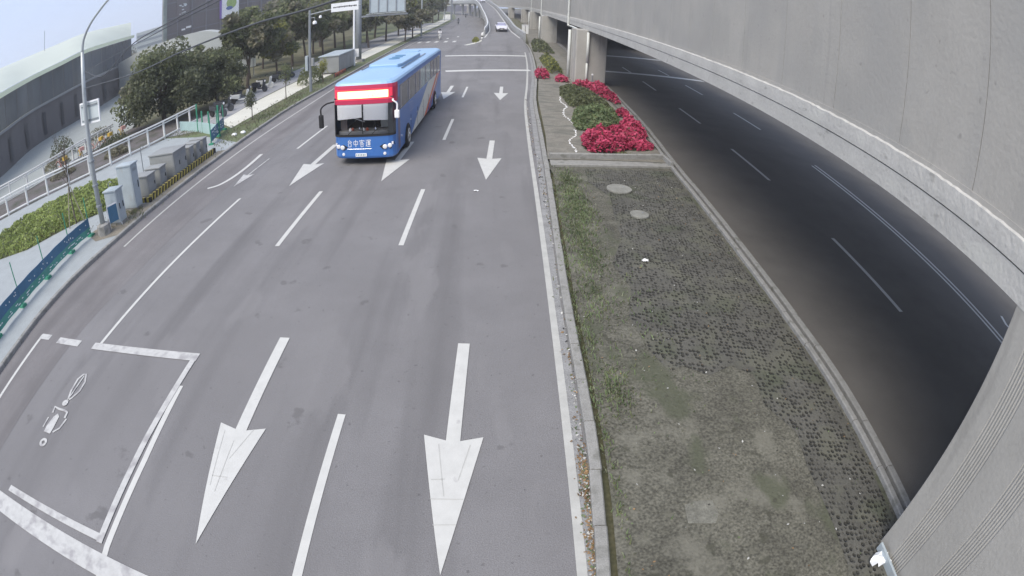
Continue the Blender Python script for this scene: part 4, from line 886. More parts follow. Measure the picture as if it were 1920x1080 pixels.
def place(k, x, y, s, rz, label, group='park trees beyond the footpath'):
    if k not in first:
        first.add(k); e = T[k]; e.location = (x, y, 0.08); e.rotation_euler = (0, 0, rz); e.scale = (s,) * 3; tag(e, label, 'tree', group); return e
    e = dup(T[k], (x, y, 0.08), rz, label, s, group); e['category'] = 'tree'; return e
place('big', -23.2, 32.4, 1.08, 0, 'big dense dark round tree right behind the white railing', 'park trees beyond the footpath')
place('big', -20.9, 37.2, 0.8, 2, 'dense dark tree against the right side of the biggest round one')
place('c', -26.8, 33.5, 0.62, 1, 'thin yellowish tree at the left edge of the dense round one')
tl = [('a', -21.4, 43.9, 1.0, 0, 'forked tree with dark trunk beside the row of parked scooters'), ('b', -25.2, 42, .58, 1, 'olive tree behind the dense round one'), ('d', -20.7, 49.5, .72, 2, 'bright yellow-green tree just left of the camera pole'),
      ('a', -24.5, 51, .85, 3, 'tree standing behind the park lamp'),  ('b', -22.3, 58, 1.0, 5, 'tree seen through behind the camera pole'),
      ('b', -19.9, 71.9, .95, .5, 'tree with slanting trunk left of the white pole'), ('a', -22.9, 77.5, 1.1, 1.5, 'tree left of the slanting trunk'), ('a', -16.6, 72.2, .9, 2.5, 'tree right behind the gantry column, trunk close to the footpath'),
      ('c', -19.2, 82, 1.1, 3.5, 'first tree to the right behind the gantry column'), ('b', -16.6, 84, 1.0, 4.5, 'second tree right of the gantry, trunk at the path'), ('a', -20.7, 94.5, 1.15, 5.5, 'tree deeper in the park behind the gantry sign'),
      ('c', -16.8, 96.3, 1.05, .8, 'tree below the right end of the gantry sign'), ('b', -17.8, 110, 1.15, 1.8, 'park tree right of the gantry sign'), ('c', -12.95, 79.7, .8, 2.8, 'first slim kerbside tree beside the pale path'),
      ('d', -12.95, 87.2, .85, 3.8, 'second slim kerbside tree beside the pale path'), ('c', -12.9, 98, .85, 4.8, 'third kerbside tree, just past the pole with control box'), ('a', -16.5, 122, 1.1, 5.8, 'park tree beyond the pole with control box'),
      ('b', -18.5, 136, 1.2, .3, 'park tree left of the distant slim gantry'), ('a', -16.8, 150, 1.1, 1.3, 'farther park tree by the slim gantry'), ('c', -18, 175, 1.3, 2.3, 'farthest park tree along the path'),
      ('b', -31, 66, .80, 3.3, 'tree far left below the dark tower'),  ('b', -28, 86, 1.3, .9, 'tall tree between tower and camera pole'),
      ('a', -26, 104, 1.4, 1.9, 'tall tree in the gap left of the gantry'), ('b', -38, 98, 1.4, 2.9, 'tall tree right of the dark tower'), ('a', -30, 125, 1.5, 3.9, 'tall background tree above the gantry sign'), ('c', -25, 145, 1.5, 4.9, 'tall background tree right of the gantry sign'), ('b', -24, 170, 1.5, 5.9, 'background tree behind the slim gantry')]
for k, x, y, s, rz, lb in tl: place(k, x, y, s, rz, lb)
for k, x, y, s_, rz, lb in (('b', -19.5, 61, .8, 1.1, 'tree directly left of the white pole, crown behind the white sign'), ('a', -23.5, 66, .95, 2.2, 'park tree between the camera pole and the white pole'), ('c', -27, 60, .95, 3.1, 'park tree left of the camera pole, deeper in'), ('d', -24.5, 72, 1.0, .4, 'yellowish park tree high behind the camera pole')): place(k, x, y, s_, rz, lb)
# young trees
def sapling(x, y, h, label, bare=False, stakes=False, seed=1, m=None):
    rq = random.Random(seed); e = empty('young_tree', (x, y, .1), 0, label, 'tree'); mt = MB()
    mt.tube([(0, 0, 0), (rq.uniform(-.05, .05), 0, h * .5), (0, .05, h * .98)], .035, 6, r2=.008)
    ends = []
    for i in range(26 if bare else 14):
        z = h * rq.uniform(.42, .9); a = rq.uniform(0, 6.28); L = h * rq.uniform(.12, .24)
        p = Vector((math.cos(a) * L * .6, math.sin(a) * L * .6, z + L)); mt.tube([(0, 0, z), tuple((Vector((0, 0, z)) + p) / 2 + Vector((0, 0, -.03))), tuple(p)], .012, 4, r2=.003); ends.append(p)
        if bare:
            for _ in range(3):
                q = p + Vector((rq.uniform(-.2, .2), rq.uniform(-.2, .2), rq.uniform(.05, .3))); mt.tube([tuple(p * .7 + Vector((0, 0, z * .3))), tuple(q)], .006, 3, r2=.002)
    obj('trunk', mt, BARK, e)
    if not bare:
        mc = MB()
        for p in ends:
            for _ in range(50): mc.leaf(p + Vector((rq.gauss(0, .12), rq.gauss(0, .12), rq.gauss(0, .12))), rq.uniform(.03, .07), m or LMID, .4, rq)
        obj('crown', mc, m or LMID, e)
    if stakes:
        for k in range(3):
            a = k * 2.09 + .4; obj('stake', MB().tube([(math.cos(a) * .45, math.sin(a) * .45, 0), (math.cos(a) * .05, math.sin(a) * .05, 1.55)], .025, 6), mat('stake_wood', (.30, .27, .2), .8) if 'stake_wood' not in MATS else MATS['stake_wood'], e)
    return e
sapling(-16.2, 14.5, 3.5, 'bare brown young tree held by three stakes in the hedge', True, True, 3)
sapling(-13.71, 34.2, 2.2, 'small leafy kerbside tree left of the camera pole', seed=5, m=LMID)
sapling(-13.75, 28.6, 1.5, 'smallest young tree near the banner barrier', seed=6, m=LDARK)
sapling(-13.0, 40.5, 1.7, 'young bushy tree right of the camera pole', seed=8, m=LYEL)
mb = MB(); blob_leaves(mb, (-14.3, 41.2, .1), (1.0, 1.6, 1.6), 1500, .09, LMID, rr); tag(obj('shrub', mb, LMID), 'green shrub between the camera pole and the utility kiosk', 'shrub')
mb = MB()
for x, y, r, h in ((-29, 25, 1.2, .9), (-28.5, 30, 1.4, 1.2), (-24.5, 27.5, 1.3, .8), (-22.3, 25, .9, .5), (-25.6, 22.5, 1, .5), (-31.5, 28, 1.3, 1.6)): blob_leaves(mb, (x, y, .08), (r, r, h), 700, .09, rr.choice((LMID, LOLIVE, LDARK)), rr)
o = obj('bank_scrub', mb); o['kind'] = 'stuff'
# far belt of woodland
mb = MB(); rr = random.Random(77)
for i in range(150):
    t = i / 150; x = -260 + 235 * t + rr.uniform(-4, 4); y = 210 + 190 * t + rr.uniform(-15, 15)
    blob_leaves(mb, (x, y, 1), (6, 6, rr.uniform(6, 10)), 110, .9, rr.choice((LDARK, LMID, LOLIVE)), rr)
for i in range(110):
    x = 44 + rr.uniform(0, 18); y = -10 + i * 3.2; blob_leaves(mb, (x, y, .2), (3.5, 3.5, rr.uniform(3, 6)), 110, .55, rr.choice((LDARK, LDARK, LMID)), rr)
o = obj('far_woodland', mb); o['kind'] = 'stuff'

# ================================================================== BUILDINGS
def dirpt(az, d): return (math.sin(R(az)) * d, math.cos(R(az)) * d)
GL = mat('arena_glass_band', (0.085, 0.10, 0.115), 0.25, 0.25, 0.25, spec=0.6, stretch=(1, 1, .3))
AW = mat('arena_grey_wall', (0.125, 0.12, 0.122), 0.8, 0.12, 0.2)
RF = mat('arena_roof', (0.50, 0.54, 0.48), 0.6, 0.05, 0.2); RE = mat('arena_roof_edge', (0.80, 0.84, 0.62), 0.6, 0.05, 0.2)
GW = mat('arena_dark_window', (0.035, 0.04, 0.05), 0.3, 0.2, .5)
arena = empty('arena_building', (-50, 45, 0), 0, 'long curved low building with pale roof and dark glass band on the left', 'building')
prof = [(-68, 40, 6.2), (-62, 44, 6.6), (-56, 50.5, 7.1), (-52, 60, 7.6), (-48, 66, 8.0), (-45, 71, 8.5), (-42, 82, 8.8), (-39, 98, 9.2)]
ps = smooth_path(prof, 5); PB = [dirpt(a, d) for a, d, z in ps]; ZT = [z for a, d, z in ps]
def wallband(zlo, zhi, out=0.0, m=None, i0=0, i1=None):
    mb = MB(); P = [(x + 50, y - 45) for x, y in PB][i0:i1]; l, r = offset(P, out); n = len(P)
    lo = zlo[i0:i1] if isinstance(zlo, list) else [zlo] * n; hi = zhi[i0:i1] if isinstance(zhi, list) else [zhi] * n
    vs = [(*p, a) for p, a in zip(r, lo)] + [(*p, b) for p, b in zip(r, hi)]
    mb.add(vs, [(i, i + 1, n + i + 1, n + i) for i in range(n - 1)])
    return mb
zm = [z * .5 + .2 for z in ZT]
obj('lower_wall', wallband(0, zm), AW, arena); obj('ledge', wallband([z - .12 for z in zm], [z + .15 for z in zm], 0.3), mat('arena_ledge', (.24, .25, .26), .7), arena)
gb = obj('glass_band', wallband([z + .15 for z in zm], [z - .25 for z in ZT], 0.05), GL, arena)
for i in range(2, len(PB) - 1, 3):
    x, y = PB[i][0] + 50, PB[i][1] - 45; x2, y2 = PB[i + 1][0] + 50, PB[i + 1][1] - 45; f = .5
    mb = MB(); l, r = offset([(x, y), (x + (x2 - x) * f, y + (y2 - y) * f)], .12); mb.add([(*r[0], .6), (*r[1], .6), (*r[1], zm[i] - .9), (*r[0], zm[i] - .9)], [(0, 1, 2, 3)]); obj('window', mb, GW, arena)
for i in range(1, len(PB) - 1, 2):
    x, y = PB[i][0] + 50, PB[i][1] - 45; mb = MB(); mb.box(x - .06, x + .06, y - .1, y + .1, zm[i] + .15, ZT[i] - .25); obj('mullion', mb, AW, gb)
obj('roof_edge', wallband([z - .25 for z in ZT], [z + .25 for z in ZT], 0.7), RE, arena)
mb = MB(); n = len(PB); rows = []
for k, (dd, dz) in enumerate(((-.7, .25), (5, 1.3), (14, 2.9), (26, 4.2), (45, 4.8))):
    row = []
    for (x, y), z in zip(PB, ZT):
        L = math.hypot(x, y); row.append((x * (1 + dd / L) + 50, y * (1 + dd / L) - 45, z + dz * 1.05))
    rows.append(row)
mb.add([v for r_ in rows for v in r_], [(k * n + i, k * n + i + 1, (k + 1) * n + i + 1, (k + 1) * n + i) for k in range(4) for i in range(n - 1)]); obj('roof', mb, RF, arena, smooth=True)
x1, y1 = PB[-1]; mb = MB(); a, b = (x1 + 50, y1 - 45), (x1 * 1.4 + 50, y1 * 1.4 - 45); mb.add([(*a, 0), (*b, 0), (*b, ZT[-1] + 2), (*a, ZT[-1])], [(0, 1, 2, 3)]); obj('end_wall', mb, AW, arena)
ax, ay = dirpt(-49.6, 84); obj('antenna', MB().tube([(ax + 50, ay - 45, 10), (ax + 50, ay - 45, 14.8)], .05, 5), DSTEEL, arena)
# curved grey wall
cwm = mat('pale_curved_wall_concrete', (0.40, 0.42, 0.41), .8, .06, .3)
mb = MB(); pts = [(-40, 88, 5.2), (-37.5, 84, 6.0), (-35.6, 80, 6.25), (-32.6, 76, 6.5), (-30, 74, 6.3), (-27.5, 73, 5.0), (-25, 73, 3.6)]; q = smooth_path(pts, 4); P = [dirpt(a, d) for a, d, z in q]; l, r = offset(P, 1.2); n = len(P)
mb.add([(*p, 0) for p in r] + [(*p, t[2]) for p, t in zip(r, q)] + [(*p, t[2]) for p, t in zip(l, q)] + [(*p, 0) for p in l], [(k * n + i, k * n + i + 1, (k + 1) * n + i + 1, (k + 1) * n + i) for k in range(3) for i in range(n - 1)] + [(0, n, 2 * n, 3 * n), (n - 1, 4 * n - 1, 3 * n - 1, 2 * n - 1)])
tag(obj('curved_wall', mb, cwm), 'pale grey curved wall rising behind the dense trees', 'wall')
# dark tower
tw = empty('tower_building', (*dirpt(-30, 135), 0), 0, 'dark brown-grey tower with vertical sign and white billboard', 'building')
ox, oy = dirpt(-30, 135); A = dirpt(-35.3, 132); B = dirpt(-21.6, 148); C_ = (B[0] - 18, B[1] + 50); D_ = (A[0] - 30, A[1] + 42)
TWM = mat('tower_dark_cladding', (0.15, 0.135, 0.140), .6, .15, .15, stretch=(1, 1, .2))
obj('shaft', MB().prism([(x - ox, y - oy) for x, y in (A, B, C_, D_)], 0, 60), TWM, tw)
ux, uy = (B[0] - A[0]), (B[1] - A[1]); L = math.hypot(ux, uy); ux /= L; uy /= L; nx, ny = uy, -ux
TF = mat('tower_fin', (.17, .17, .19), .5, .1, .3)
def onface(s0, s1, z0, z1, d0, d1, m, name, par):
    mb = MB(); P = [(A[0] + ux * s + nx * d - ox, A[1] + uy * s + ny * d - oy) for s, d in ((s0, d0), (s1, d0), (s1, d1), (s0, d1))]; mb.prism(P, z0, z1); return obj(name, mb, m, par)
onface(0, 1.0, 0, 60, .02, .5, mat('tower_edge_green', (.22, .26, .24), .5, .3, .6), 'corner_pilaster', tw)
for i in range(1, 9): onface(L * i / 9 - .12, L * i / 9 + .12, 0, 60, .02, .35, TF, 'fin', tw)
for z in range(4, 58, 4): onface(1.1, L, z, z + .25, .005, .1, TF, 'floor_line', tw)
def s_at(az, base=(0, 0)):      # where a bearing meets the tower face
    dx, dy = math.sin(R(az)), math.cos(R(az)); det = dx * (-uy) + dy * ux
    return ((A[0] * dy - A[1] * dx) / (ux * dy - uy * dx)) * -1
WG = mat('pale_sign_letter', (.62, .68, .70), .5, .05)
s0 = s_at(-33.7); vs_ = onface(s0, s0 + 3.2, 11.5, 26, .36, .5, TWM, 'vertical_sign', tw); rr = random.Random(9)
for zz_ in (12.2, 14.4, 16.8, 19.2, 21.6):
    for q in range(7):
        a = rr.uniform(.3, 2.2); z_ = zz_ + rr.uniform(0, 1.5)
        onface(s0 + a, s0 + a + rr.uniform(.2, .9), z_, z_ + .22, .51, .56, WG, 'letter_stroke', vs_)
s1 = s_at(-33.2); onface(s1, s1 + 1.0, 8.3, 8.75, .36, .5, WHITE, 'lit_sign', tw); onface(s1 + 1.3, s1 + 2.7, 8.6, 9.1, .36, .5, WHITE, 'lit_sign', tw)
s2, s3 = s_at(-28.75), s_at(-26.9); bb = onface(s2, s3, 9.0, 22, .4, .7, WHITE, 'billboard', tw)
def disc(sc, zc, rs, rz_, m, nm, d=.72):
    mb = MB(); pts = [(sc + rs * math.cos(t * .3927), zc + rz_ * math.sin(t * .3927)) for t in range(16)]
    mb.add([(A[0] + ux * s + nx * d - ox, A[1] + uy * s + ny * d - oy, z) for s, z in pts], [tuple(range(16))]); obj(nm, mb, m, bb)
sm = (s2 + s3) / 2; disc(sm + .3, 12.8, 1.5, 1.5, mat('emblem_green', (.30, .42, .14), .6), 'green_emblem'); disc(sm - .3, 11.5, 1.0, .5, mat('emblem_blue', (.06, .12, .32), .6), 'blue_emblem', .74)
onface(s2 - .5, s2 - .05, 9, 22, .3, .72, mat('billboard_violet_edge', (.20, .12, .42), .5), 'billboard_side', tw)
# pale flats far behind
fl = empty('apartment_block', (*dirpt(-36.6, 300), 0), R(36), 'pale distant apartment block between the arena and the tower', 'building'); fm = mat('pale_flats', (.48, .52, .52), .8, .1, .1)
obj('wall', MB().box(-9, 9, -6, 6, 0, 17), fm, fl)
for z in range(2, 17, 3): obj('window_row', MB().box(-8.5, 8.5, -6.1, -6.0, z, z + 1.3), mat('flats_glass%d' % z, (.22, .26, .3), .4) if z == 2 else MATS['flats_glass2'], fl)
fl2 = empty('apartment_block', (*dirpt(-38.2, 330), 0), R(38), 'lower pale block beside the distant flats', 'building'); obj('wall', MB().box(-6, 6, -5, 5, 0, 11), fm, fl2); obj('roof', MB().box(-6.3, 6.3, -5.3, 5.3, 11, 11.6), RF, fl2)

# ================================================================== VEHICLES
BLUE = mat('bus_blue', (0.055, 0.17, 0.47), 0.28, 0.04, 1, spec=0.5, world=False)
BLUE2 = mat('bus_roof_blue', (0.28, 0.45, 0.66), 0.35, 0.06, .6, spec=0.5, world=False)
MAROON = mat('red_paint_and_glow', (0.50, 0.03, 0.09), 0.3, 0.04, 1, spec=0.5, world=False)  # stripes and tail lights; on the front crown it paints the sign's glow
GLASS = mat('dark_window_glass', (0.045, 0.05, 0.06), 0.08, 0.1, 1, spec=0.8, world=False)
TEAL = mat('tinted_window_glass', (0.20, 0.30, 0.31), 0.12, 0.15, 1, spec=0.8, world=False)
SHADE = mat('white_sunshade', (0.88, 0.88, 0.88), 0.7, 0.03, 1, world=False)
INT = mat('bus_interior', (0.05, 0.05, 0.055), 0.8, 0.1, 1, world=False)
BEIGE = mat('bus_beige', (0.68, 0.68, 0.62), 0.35, 0.04, 1, world=False); ORANGE = mat('bus_orange', (0.72, 0.15, 0.06), 0.35, 0.04, 1, world=False)
LAMPG = mat('headlamp_glass', (0.8, 0.8, 0.8), 0.1, 0.02, 1, spec=0.8, world=False); CHROME = mat('chrome', (.6, .6, .6), .2, .02, 1, metal=.9, world=False)
LED = mat('led_sign', (0.9, 0.6, 0.2), 0.5, 0.0, 1, emit=(1.0, 0.66, 0.36), estr=1.25, world=False); LEDR = mat('led_red_glow', (0.6, 0.05, 0.08), 0.4, 0.0, 1, emit=(1.0, 0.05, 0.12), estr=.22, world=False)  # second one emits red to imitate the halo around the sign
wsg = bpy.data.materials.new('windscreen_glass'); wsg.use_nodes = True; n_ = wsg.node_tree; n_.nodes.clear(); t_ = n_.nodes.new('ShaderNodeBsdfTransparent'); t_.inputs[0].default_value = (1, 1, 1, 1); g_ = n_.nodes.new('ShaderNodeBsdfGlossy'); g_.inputs['Roughness'].default_value = .03
f_ = n_.nodes.new('ShaderNodeFresnel'); f_.inputs[0].default_value = 1.35; m_ = n_.nodes.new('ShaderNodeMixShader'); o_ = n_.nodes.new('ShaderNodeOutputMaterial'); n_.links.new(f_.outputs[0], m_.inputs[0]); n_.links.new(t_.outputs[0], m_.inputs[1]); n_.links.new(g_.outputs[0], m_.inputs[2]); n_.links.new(m_.outputs[0], o_.inputs[0])

BL = 13.0
bus = empty('bus', (-4.6, 18.75, 0), R(-1.75), 'blue coach with glowing front sign driving toward us', 'bus')
hw = 1.18
front = [(-hw, .95), (-hw, .55), (-1.15, .33), (-1.07, .17), (-.92, .085), (-.7, .045), (-.35, .012), (0, 0), (.35, .012), (.7, .045), (.92, .085), (1.07, .17), (1.15, .33), (hw, .55), (hw, .95)]
rear = [(hw, BL - .25), (hw - .08, BL - .06), (hw - .25, BL), (-hw + .25, BL), (-hw + .08, BL - .06), (-hw, BL - .25)]
def fy(z): return 0.0 if z < 1.15 else (z - 1.15) * 0.055
def ring_at(z, inset=0.0, roofdrop=0):
    out = []
    for x, y in front: out.append((x * (1 - inset / hw), y + fy(z) + inset * .9, z))
    for x, y in rear: out.append((x * (1 - inset / hw), y - inset * .6, z))
    return out
levels = [(.28, .04), (.36, 0), (.62, 0), (1.18, 0), (1.78, 0), (2.30, 0), (2.42, 0), (2.88, 0), (3.0, .02), (3.08, .07), (3.13, .18)]
rings = [ring_at(z, i) for z, i in levels]; NP = len(rings[0]); mb = MB(); NF = len(front)
vs = [v for r_ in rings for v in r_]
LO, HI = 3, 5        # windscreen between these rings
for k in range(len(rings) - 1):
    for i in range(NP):
        j = (i + 1) % NP
        if LO <= k < HI and 2 <= i < 12: continue
        m = BLUE
        if k >= 8: m = BLUE2
        elif HI <= k < 8 and 1 <= i < 13: m = MAROON  # sign's red glow put into the crown colour
        mb.add([vs[k * NP + i], vs[k * NP + j], vs[(k + 1) * NP + j], vs[(k + 1) * NP + i]], [(0, 1, 2, 3)], m)
top = rings[-1]; mb.add(top, [tuple(range(NP))], BLUE2); mb.add(rings[0], [tuple(range(NP))[::-1]], BLACK)
obj('body', mb, None, bus)
# roof crown (slightly domed) and pods
mb = MB(); g = 10; vs = []
for i in range(g + 1):
    y = .45 + (BL - .8) * i / g
    for j, (x, z) in enumerate(((-.98, 3.12), (-.8, 3.17), (-.4, 3.205), (0, 3.215), (.4, 3.205), (.8, 3.17), (.98, 3.12))): vs.append((x, y, z if 0 < i < g else 3.12))
mb.add(vs, [(i * 7 + j, i * 7 + j + 1, (i + 1) * 7 + j + 1, (i + 1) * 7 + j) for i in range(g) for j in range(6)]); obj('roof', mb, BLUE2, bus, smooth=True)
rp = obj('roof_unit', MB().prism([(-.72, 3.9), (-.6, 3.5), (.6, 3.5), (.72, 3.9), (.74, 8.2), (.6, 8.6), (-.6, 8.6), (-.74, 8.2)], 3.15, 3.33), BLUE2, bus, bevel=.05)
for y in (5.6, 6.3, 7.0): obj('fan', MB().lathe([(.26, 0), (.26, .02), (.2, .02), (.18, .005), (0, .005)], (0.0, y, 3.33), 16), mat('fan_grille', (.10, .22, .36), .5, .1, world=False) if 'fan_grille' not in MATS else MATS['fan_grille'], rp)
obj('roof_strip', MB().box(.80, .86, 3.2, 9.2, 3.165, 3.20), GLASS, bus); obj('roof_strip', MB().box(-.86, -.80, 3.2, 9.2, 3.165, 3.20), GLASS, bus)
obj('roof_hatch', MB().box(-.35, .35, 10.0, 10.7, 3.20, 3.25), BLUE2, bus, bevel=.02)
# interior
def shell(pts, z0, z1, inset):
    return [(x * (1 - inset), y + fy((z0 + z1) / 2) + .06, z) for z in (z0, z1) for x, y in pts]
mb = MB(); mb.box(-1.1, 1.1, 3.6, 3.64, .9, 2.9); mb.box(-1.1, 1.1, .35, 3.6, 1.0, 1.04); mb.box(-1.1, 1.1, .2, 3.6, 2.5, 2.54); obj('interior_lining', mb, INT, bus)
mb = MB(); mb.prism([(-1.02, .34), (-.6, .2), (.6, .2), (1.02, .34), (1.02, .75), (-1.02, .75)], 1.05, 1.26); obj('dashboard', mb, mat('dash_grey', (.28, .28, .28), .7, .1, world=False), bus, bevel=.03)
for k, (x0, x1, z0, z1) in enumerate(((-1.0, -.02, 1.80, 2.29), (.02, 1.0, 1.66, 2.29))):
    g_x = [x0 + (x1 - x0) * q / 5 for q in range(6)]
    def fx_(x): return next((a[1] + (b[1] - a[1]) * (x - a[0]) / (b[0] - a[0]) for a, b in zip(front, front[1:]) if b[0] > a[0] and a[0] <= x <= b[0]), 0)
    lo_ = [z0 + (-.08 if k == 0 else .04) * (1 - q / 5) for q in range(6)]
    obj('sunshade', MB().add([(x, fx_(x) + fy(2.0) + .035, z) for x, z in zip(g_x, lo_)] + [(x, fx_(x) + fy(2.2) + .035, z1) for x in g_x], [(i, i + 1, 7 + i, 6 + i) for i in range(5)]), SHADE, bus)
obj('curtain', MB().box(.55, .95, .6, .64, 1.3, 1.78), mat('grey_curtain', (.34, .35, .34), .8, .1, world=False), bus); obj('curtain', MB().box(-.98, -.72, .5, .53, 1.2, 1.95), mat('seat_fabric', (.14, .12, .12), .8, .1, world=False), bus)
for x, z in ((-.45, 1.3), (-.55, 1.28), (-.2, 1.31), (.1, 1.29), (-.05, 1.28), (.4, 1.29)):
    obj('dash_item', MB().lathe([(.05, -.03), (.06, .02), (.03, .08), (0, .09)], (x, .3, z), 8), rr.choice((SHADE, HRED, MAROON, CHROME)), bus)
obj('steering_wheel', MB().tube([(.5 + .21 * math.cos(a * .45), .82 - .1 * math.sin(a * .45), 1.45 + .17 * math.sin(a * .45)) for a in range(15)], .018, 6), BLACK, bus)
sr = obj('partition_frame', MB().tube([(-.75, .7, 1.75), (-.1, .7, 1.5)], .02, 5), SHADE, bus); obj('frame_bar', MB().tube([(-.7, .7, 1.7), (-.3, .7, 1.9), (-.1, .7, 1.92)], .015, 5), SHADE, sr)
# windscreen glass and surround
mb = MB(); idx = list(range(2, 13)); vs = []
for z in (1.20, 1.5, 1.8, 2.1, 2.29): vs += [(front[i][0] * 1.004, front[i][1] + fy(z) - .006, z) for i in idx]
m_n = len(idx); mb.add(vs, [(k * m_n + i, k * m_n + i + 1, (k + 1) * m_n + i + 1, (k + 1) * m_n + i) for k in range(4) for i in range(m_n - 1)]); wsc = obj('windscreen', mb, wsg, bus, smooth=True)
obj('pillar', MB().add([(front[i][0] * 1.006, front[i][1] + fy(z) - .01, z) for z in (1.19, 2.3) for i in (2, 3)], [(0, 1, 3, 2)]), BLACK, bus)
obj('pillar', MB().add([(front[i][0] * 1.006, front[i][1] + fy(z) - .01, z) for z in (1.19, 2.3) for i in (10, 11, 12)], [(0, 1, 4, 3), (1, 2, 5, 4)]), GLASS, bus)
obj('centre_bar', MB().box(-.015, .015, -.004 + .02, .022, 1.2, 2.29), BLACK, bus)
for x in (-.55, .35): obj('wiper', MB().tube([(x, -.02 + .03, 1.2), (x + .25, .0, 1.42), (x + .62, .02, 1.3)], .012, 5), BLACK, bus)
mb = MB(); mb.add([(front[i][0] * 1.006, front[i][1] + fy(z) - .012, z) for z in (1.10, 1.19) for i in idx], [(i, i + 1, m_n + i + 1, m_n + i) for i in range(m_n - 1)]); obj('lower_trim', mb, BLACK, bus)
# destination sign, its red halo painted as an emitting surround
mb = MB(); idx2 = list(range(3, 12)); k2 = len(idx2); mb.add([(front[i][0] * 1.0, front[i][1] + fy(z) - .008, z) for z in (2.45, 2.86) for i in idx2], [(i, i + 1, k2 + i + 1, k2 + i) for i in range(k2 - 1)]); ds = obj('destination_sign', mb, LEDR, bus)
mb = MB(); idx3 = list(range(4, 11)); k3 = len(idx3); mb.add([(front[i][0] * (1.02), front[i][1] + fy(z) - .014, z) for z in (2.52, 2.79) for i in idx3], [(i, i + 1, k3 + i + 1, k3 + i) for i in range(k3 - 1)]); obj('display', mb, LED, ds)
mb = MB(); rr = random.Random(12)
for _ in range(26):
    x = rr.uniform(.2, .62) if rr.random() < .7 else rr.uniform(-.5, .6); z = rr.uniform(2.54, 2.76); y = .012 + .05 * abs(x) ** 2 + fy(z) - .03; mb.box(x, x + rr.uniform(.01, .04), y, y + .006, z, z + .012)
obj('display_character', mb, LEDR, ds)
# lights, plate, text, bumper
def on_front(x): 
    for a, b in zip(front, front[1:]):
        if a[0] <= x <= b[0]: return a[1] + (b[1] - a[1]) * (x - a[0]) / max(1e-6, b[0] - a[0])
    return .5
for sx in (-1, 1):
    pts = [(.60, .72), (.75, .80), (.98, .84), (1.10, .86), (1.13, .72), (1.0, .60), (.72, .60)]
    mb = MB(); mb.add([(sx * x, on_front(sx * x) - .012, z) for x, z in pts], [tuple(range(len(pts)))[::sx]]); hl = obj('headlight', mb, BLACK, bus)
    for x, z, r_ in ((.80, .70, .085), (.97, .73, .08)): obj('lamp', MB().lathe([(r_, 0), (r_, -.03), (r_ * .7, -.05), (0, -.055)], (sx * x, on_front(sx * x) - .01, z), 12, axis='y'), LAMPG, hl)
    obj('indicator', MB().box(sx * 1.06 - .03, sx * 1.06 + .03, on_front(sx * 1.06) - .04, on_front(sx * 1.06), .76, .86), LAMPG, hl)
    obj('fog_lamp', MB().lathe([(.06, 0), (.055, -.02), (0, -.03)], (sx * .78, on_front(.78), .44), 10, axis='y'), LAMPG, bus)
obj('number_plate', MB().box(-.3, .12, -.025, -.005, .36, .48), SHADE, bus)
mb = MB()
for k in range(6): mb.box(-.27 + k * .062, -.24 + k * .062, -.028, -.025, .39, .45)
obj('plate_text', mb, mat('plate_ink', (.1, .25, .3), .6, world=False), bus)
glyph = [[[(5, 10), (2, 7), (8, 7)], [(6.5, 8.6), (8.6, 6.2)], [(2.5, 5), (7.5, 5), (7.5, .5), (2.5, .5), (2.5, 5)]],
         [[(1.5, 7.6), (8.5, 7.6), (8.5, 3.4), (1.5, 3.4), (1.5, 7.6)], [(5, 10), (5, 0)]],
         [[(5, 10), (5, 9)], [(1, 7.2), (1, 8.8), (9, 8.8), (9, 7.2)], [(4, 8), (1.8, 5.5)], [(3.5, 7), (7, 7), (3, 4.5), (1, 4)], [(4, 6), (9, 3.8)], [(3, 3.3), (7, 3.3), (7, .3), (3, .3), (3, 3.3)]],
         [[(1.2, 9.5), (2, 8.5)], [(.8, 6.8), (2.2, 6.8), (1.5, 4), (2, 2), (.6, .8)], [(1.8, 1.5), (4, .5), (9.5, .5)], [(3.5, 7.8), (3.5, 9.3), (9, 9.3), (9, 7.8)], [(4, 7.7), (8.6, 7.7)], [(4.5, 6.6), (8.2, 6.6), (8.2, 3.9), (4.5, 3.9), (4.5, 6.6)], [(4.5, 5.2), (8.2, 5.2)], [(3.6, 2.8), (9, 2.8)], [(6.3, 8.6), (6.3, 1.6)]]]
mb = MB(); hh = .27; x0 = -.62
for gi, gl in enumerate(glyph):
    for st in gl:
        for a, b in zip(st, st[1:]):
            p = [(x0 + gi * .235 + q[0] * .021, .72 + q[1] * hh / 10) for q in (a, b)]; dx, dz = p[1][0] - p[0][0], p[1][1] - p[0][1]; L_ = math.hypot(dx, dz) or 1; nx_, nz_ = -dz / L_ * .009, dx / L_ * .009
            yv = -.006 + min(on_front(p[0][0]), on_front(p[1][0])) * .9
            mb.add([(p[0][0] + nx_, yv, p[0][1] + nz_), (p[0][0] - nx_, yv, p[0][1] - nz_), (p[1][0] - nx_, yv, p[1][1] - nz_), (p[1][0] + nx_, yv, p[1][1] + nz_)], [(0, 1, 2, 3)])
obj('lettering', mb, SHADE, bus)
obj('grille_line', MB().tube([(x, on_front(x) - .004, .64) for x in (-.62, -.3, 0, .3)], .008, 4), CHROME, bus)
# mirrors
for sx in (-1, 1):
    mx_ = 1.48 if sx < 0 else 1.27; mr = obj('mirror', MB().box(sx * mx_ - .09, sx * mx_ + .09, -.30 if sx < 0 else -.02, -.18 if sx < 0 else .1, 1.55 if sx < 0 else 1.75, 2.05), BLACK if sx < 0 else SHADE, bus, bevel=.04)
    obj('mirror_arm', MB().tube(smooth_path([(sx * 1.1, .22, 2.42), (sx * (mx_ - .14), .04, 2.40), (sx * mx_, -.2 if sx < 0 else .05, 2.28), (sx * mx_, -.24 if sx < 0 else .04, 2.05)], 4), .03, 6), SHADE if sx > 0 else BLACK, mr)
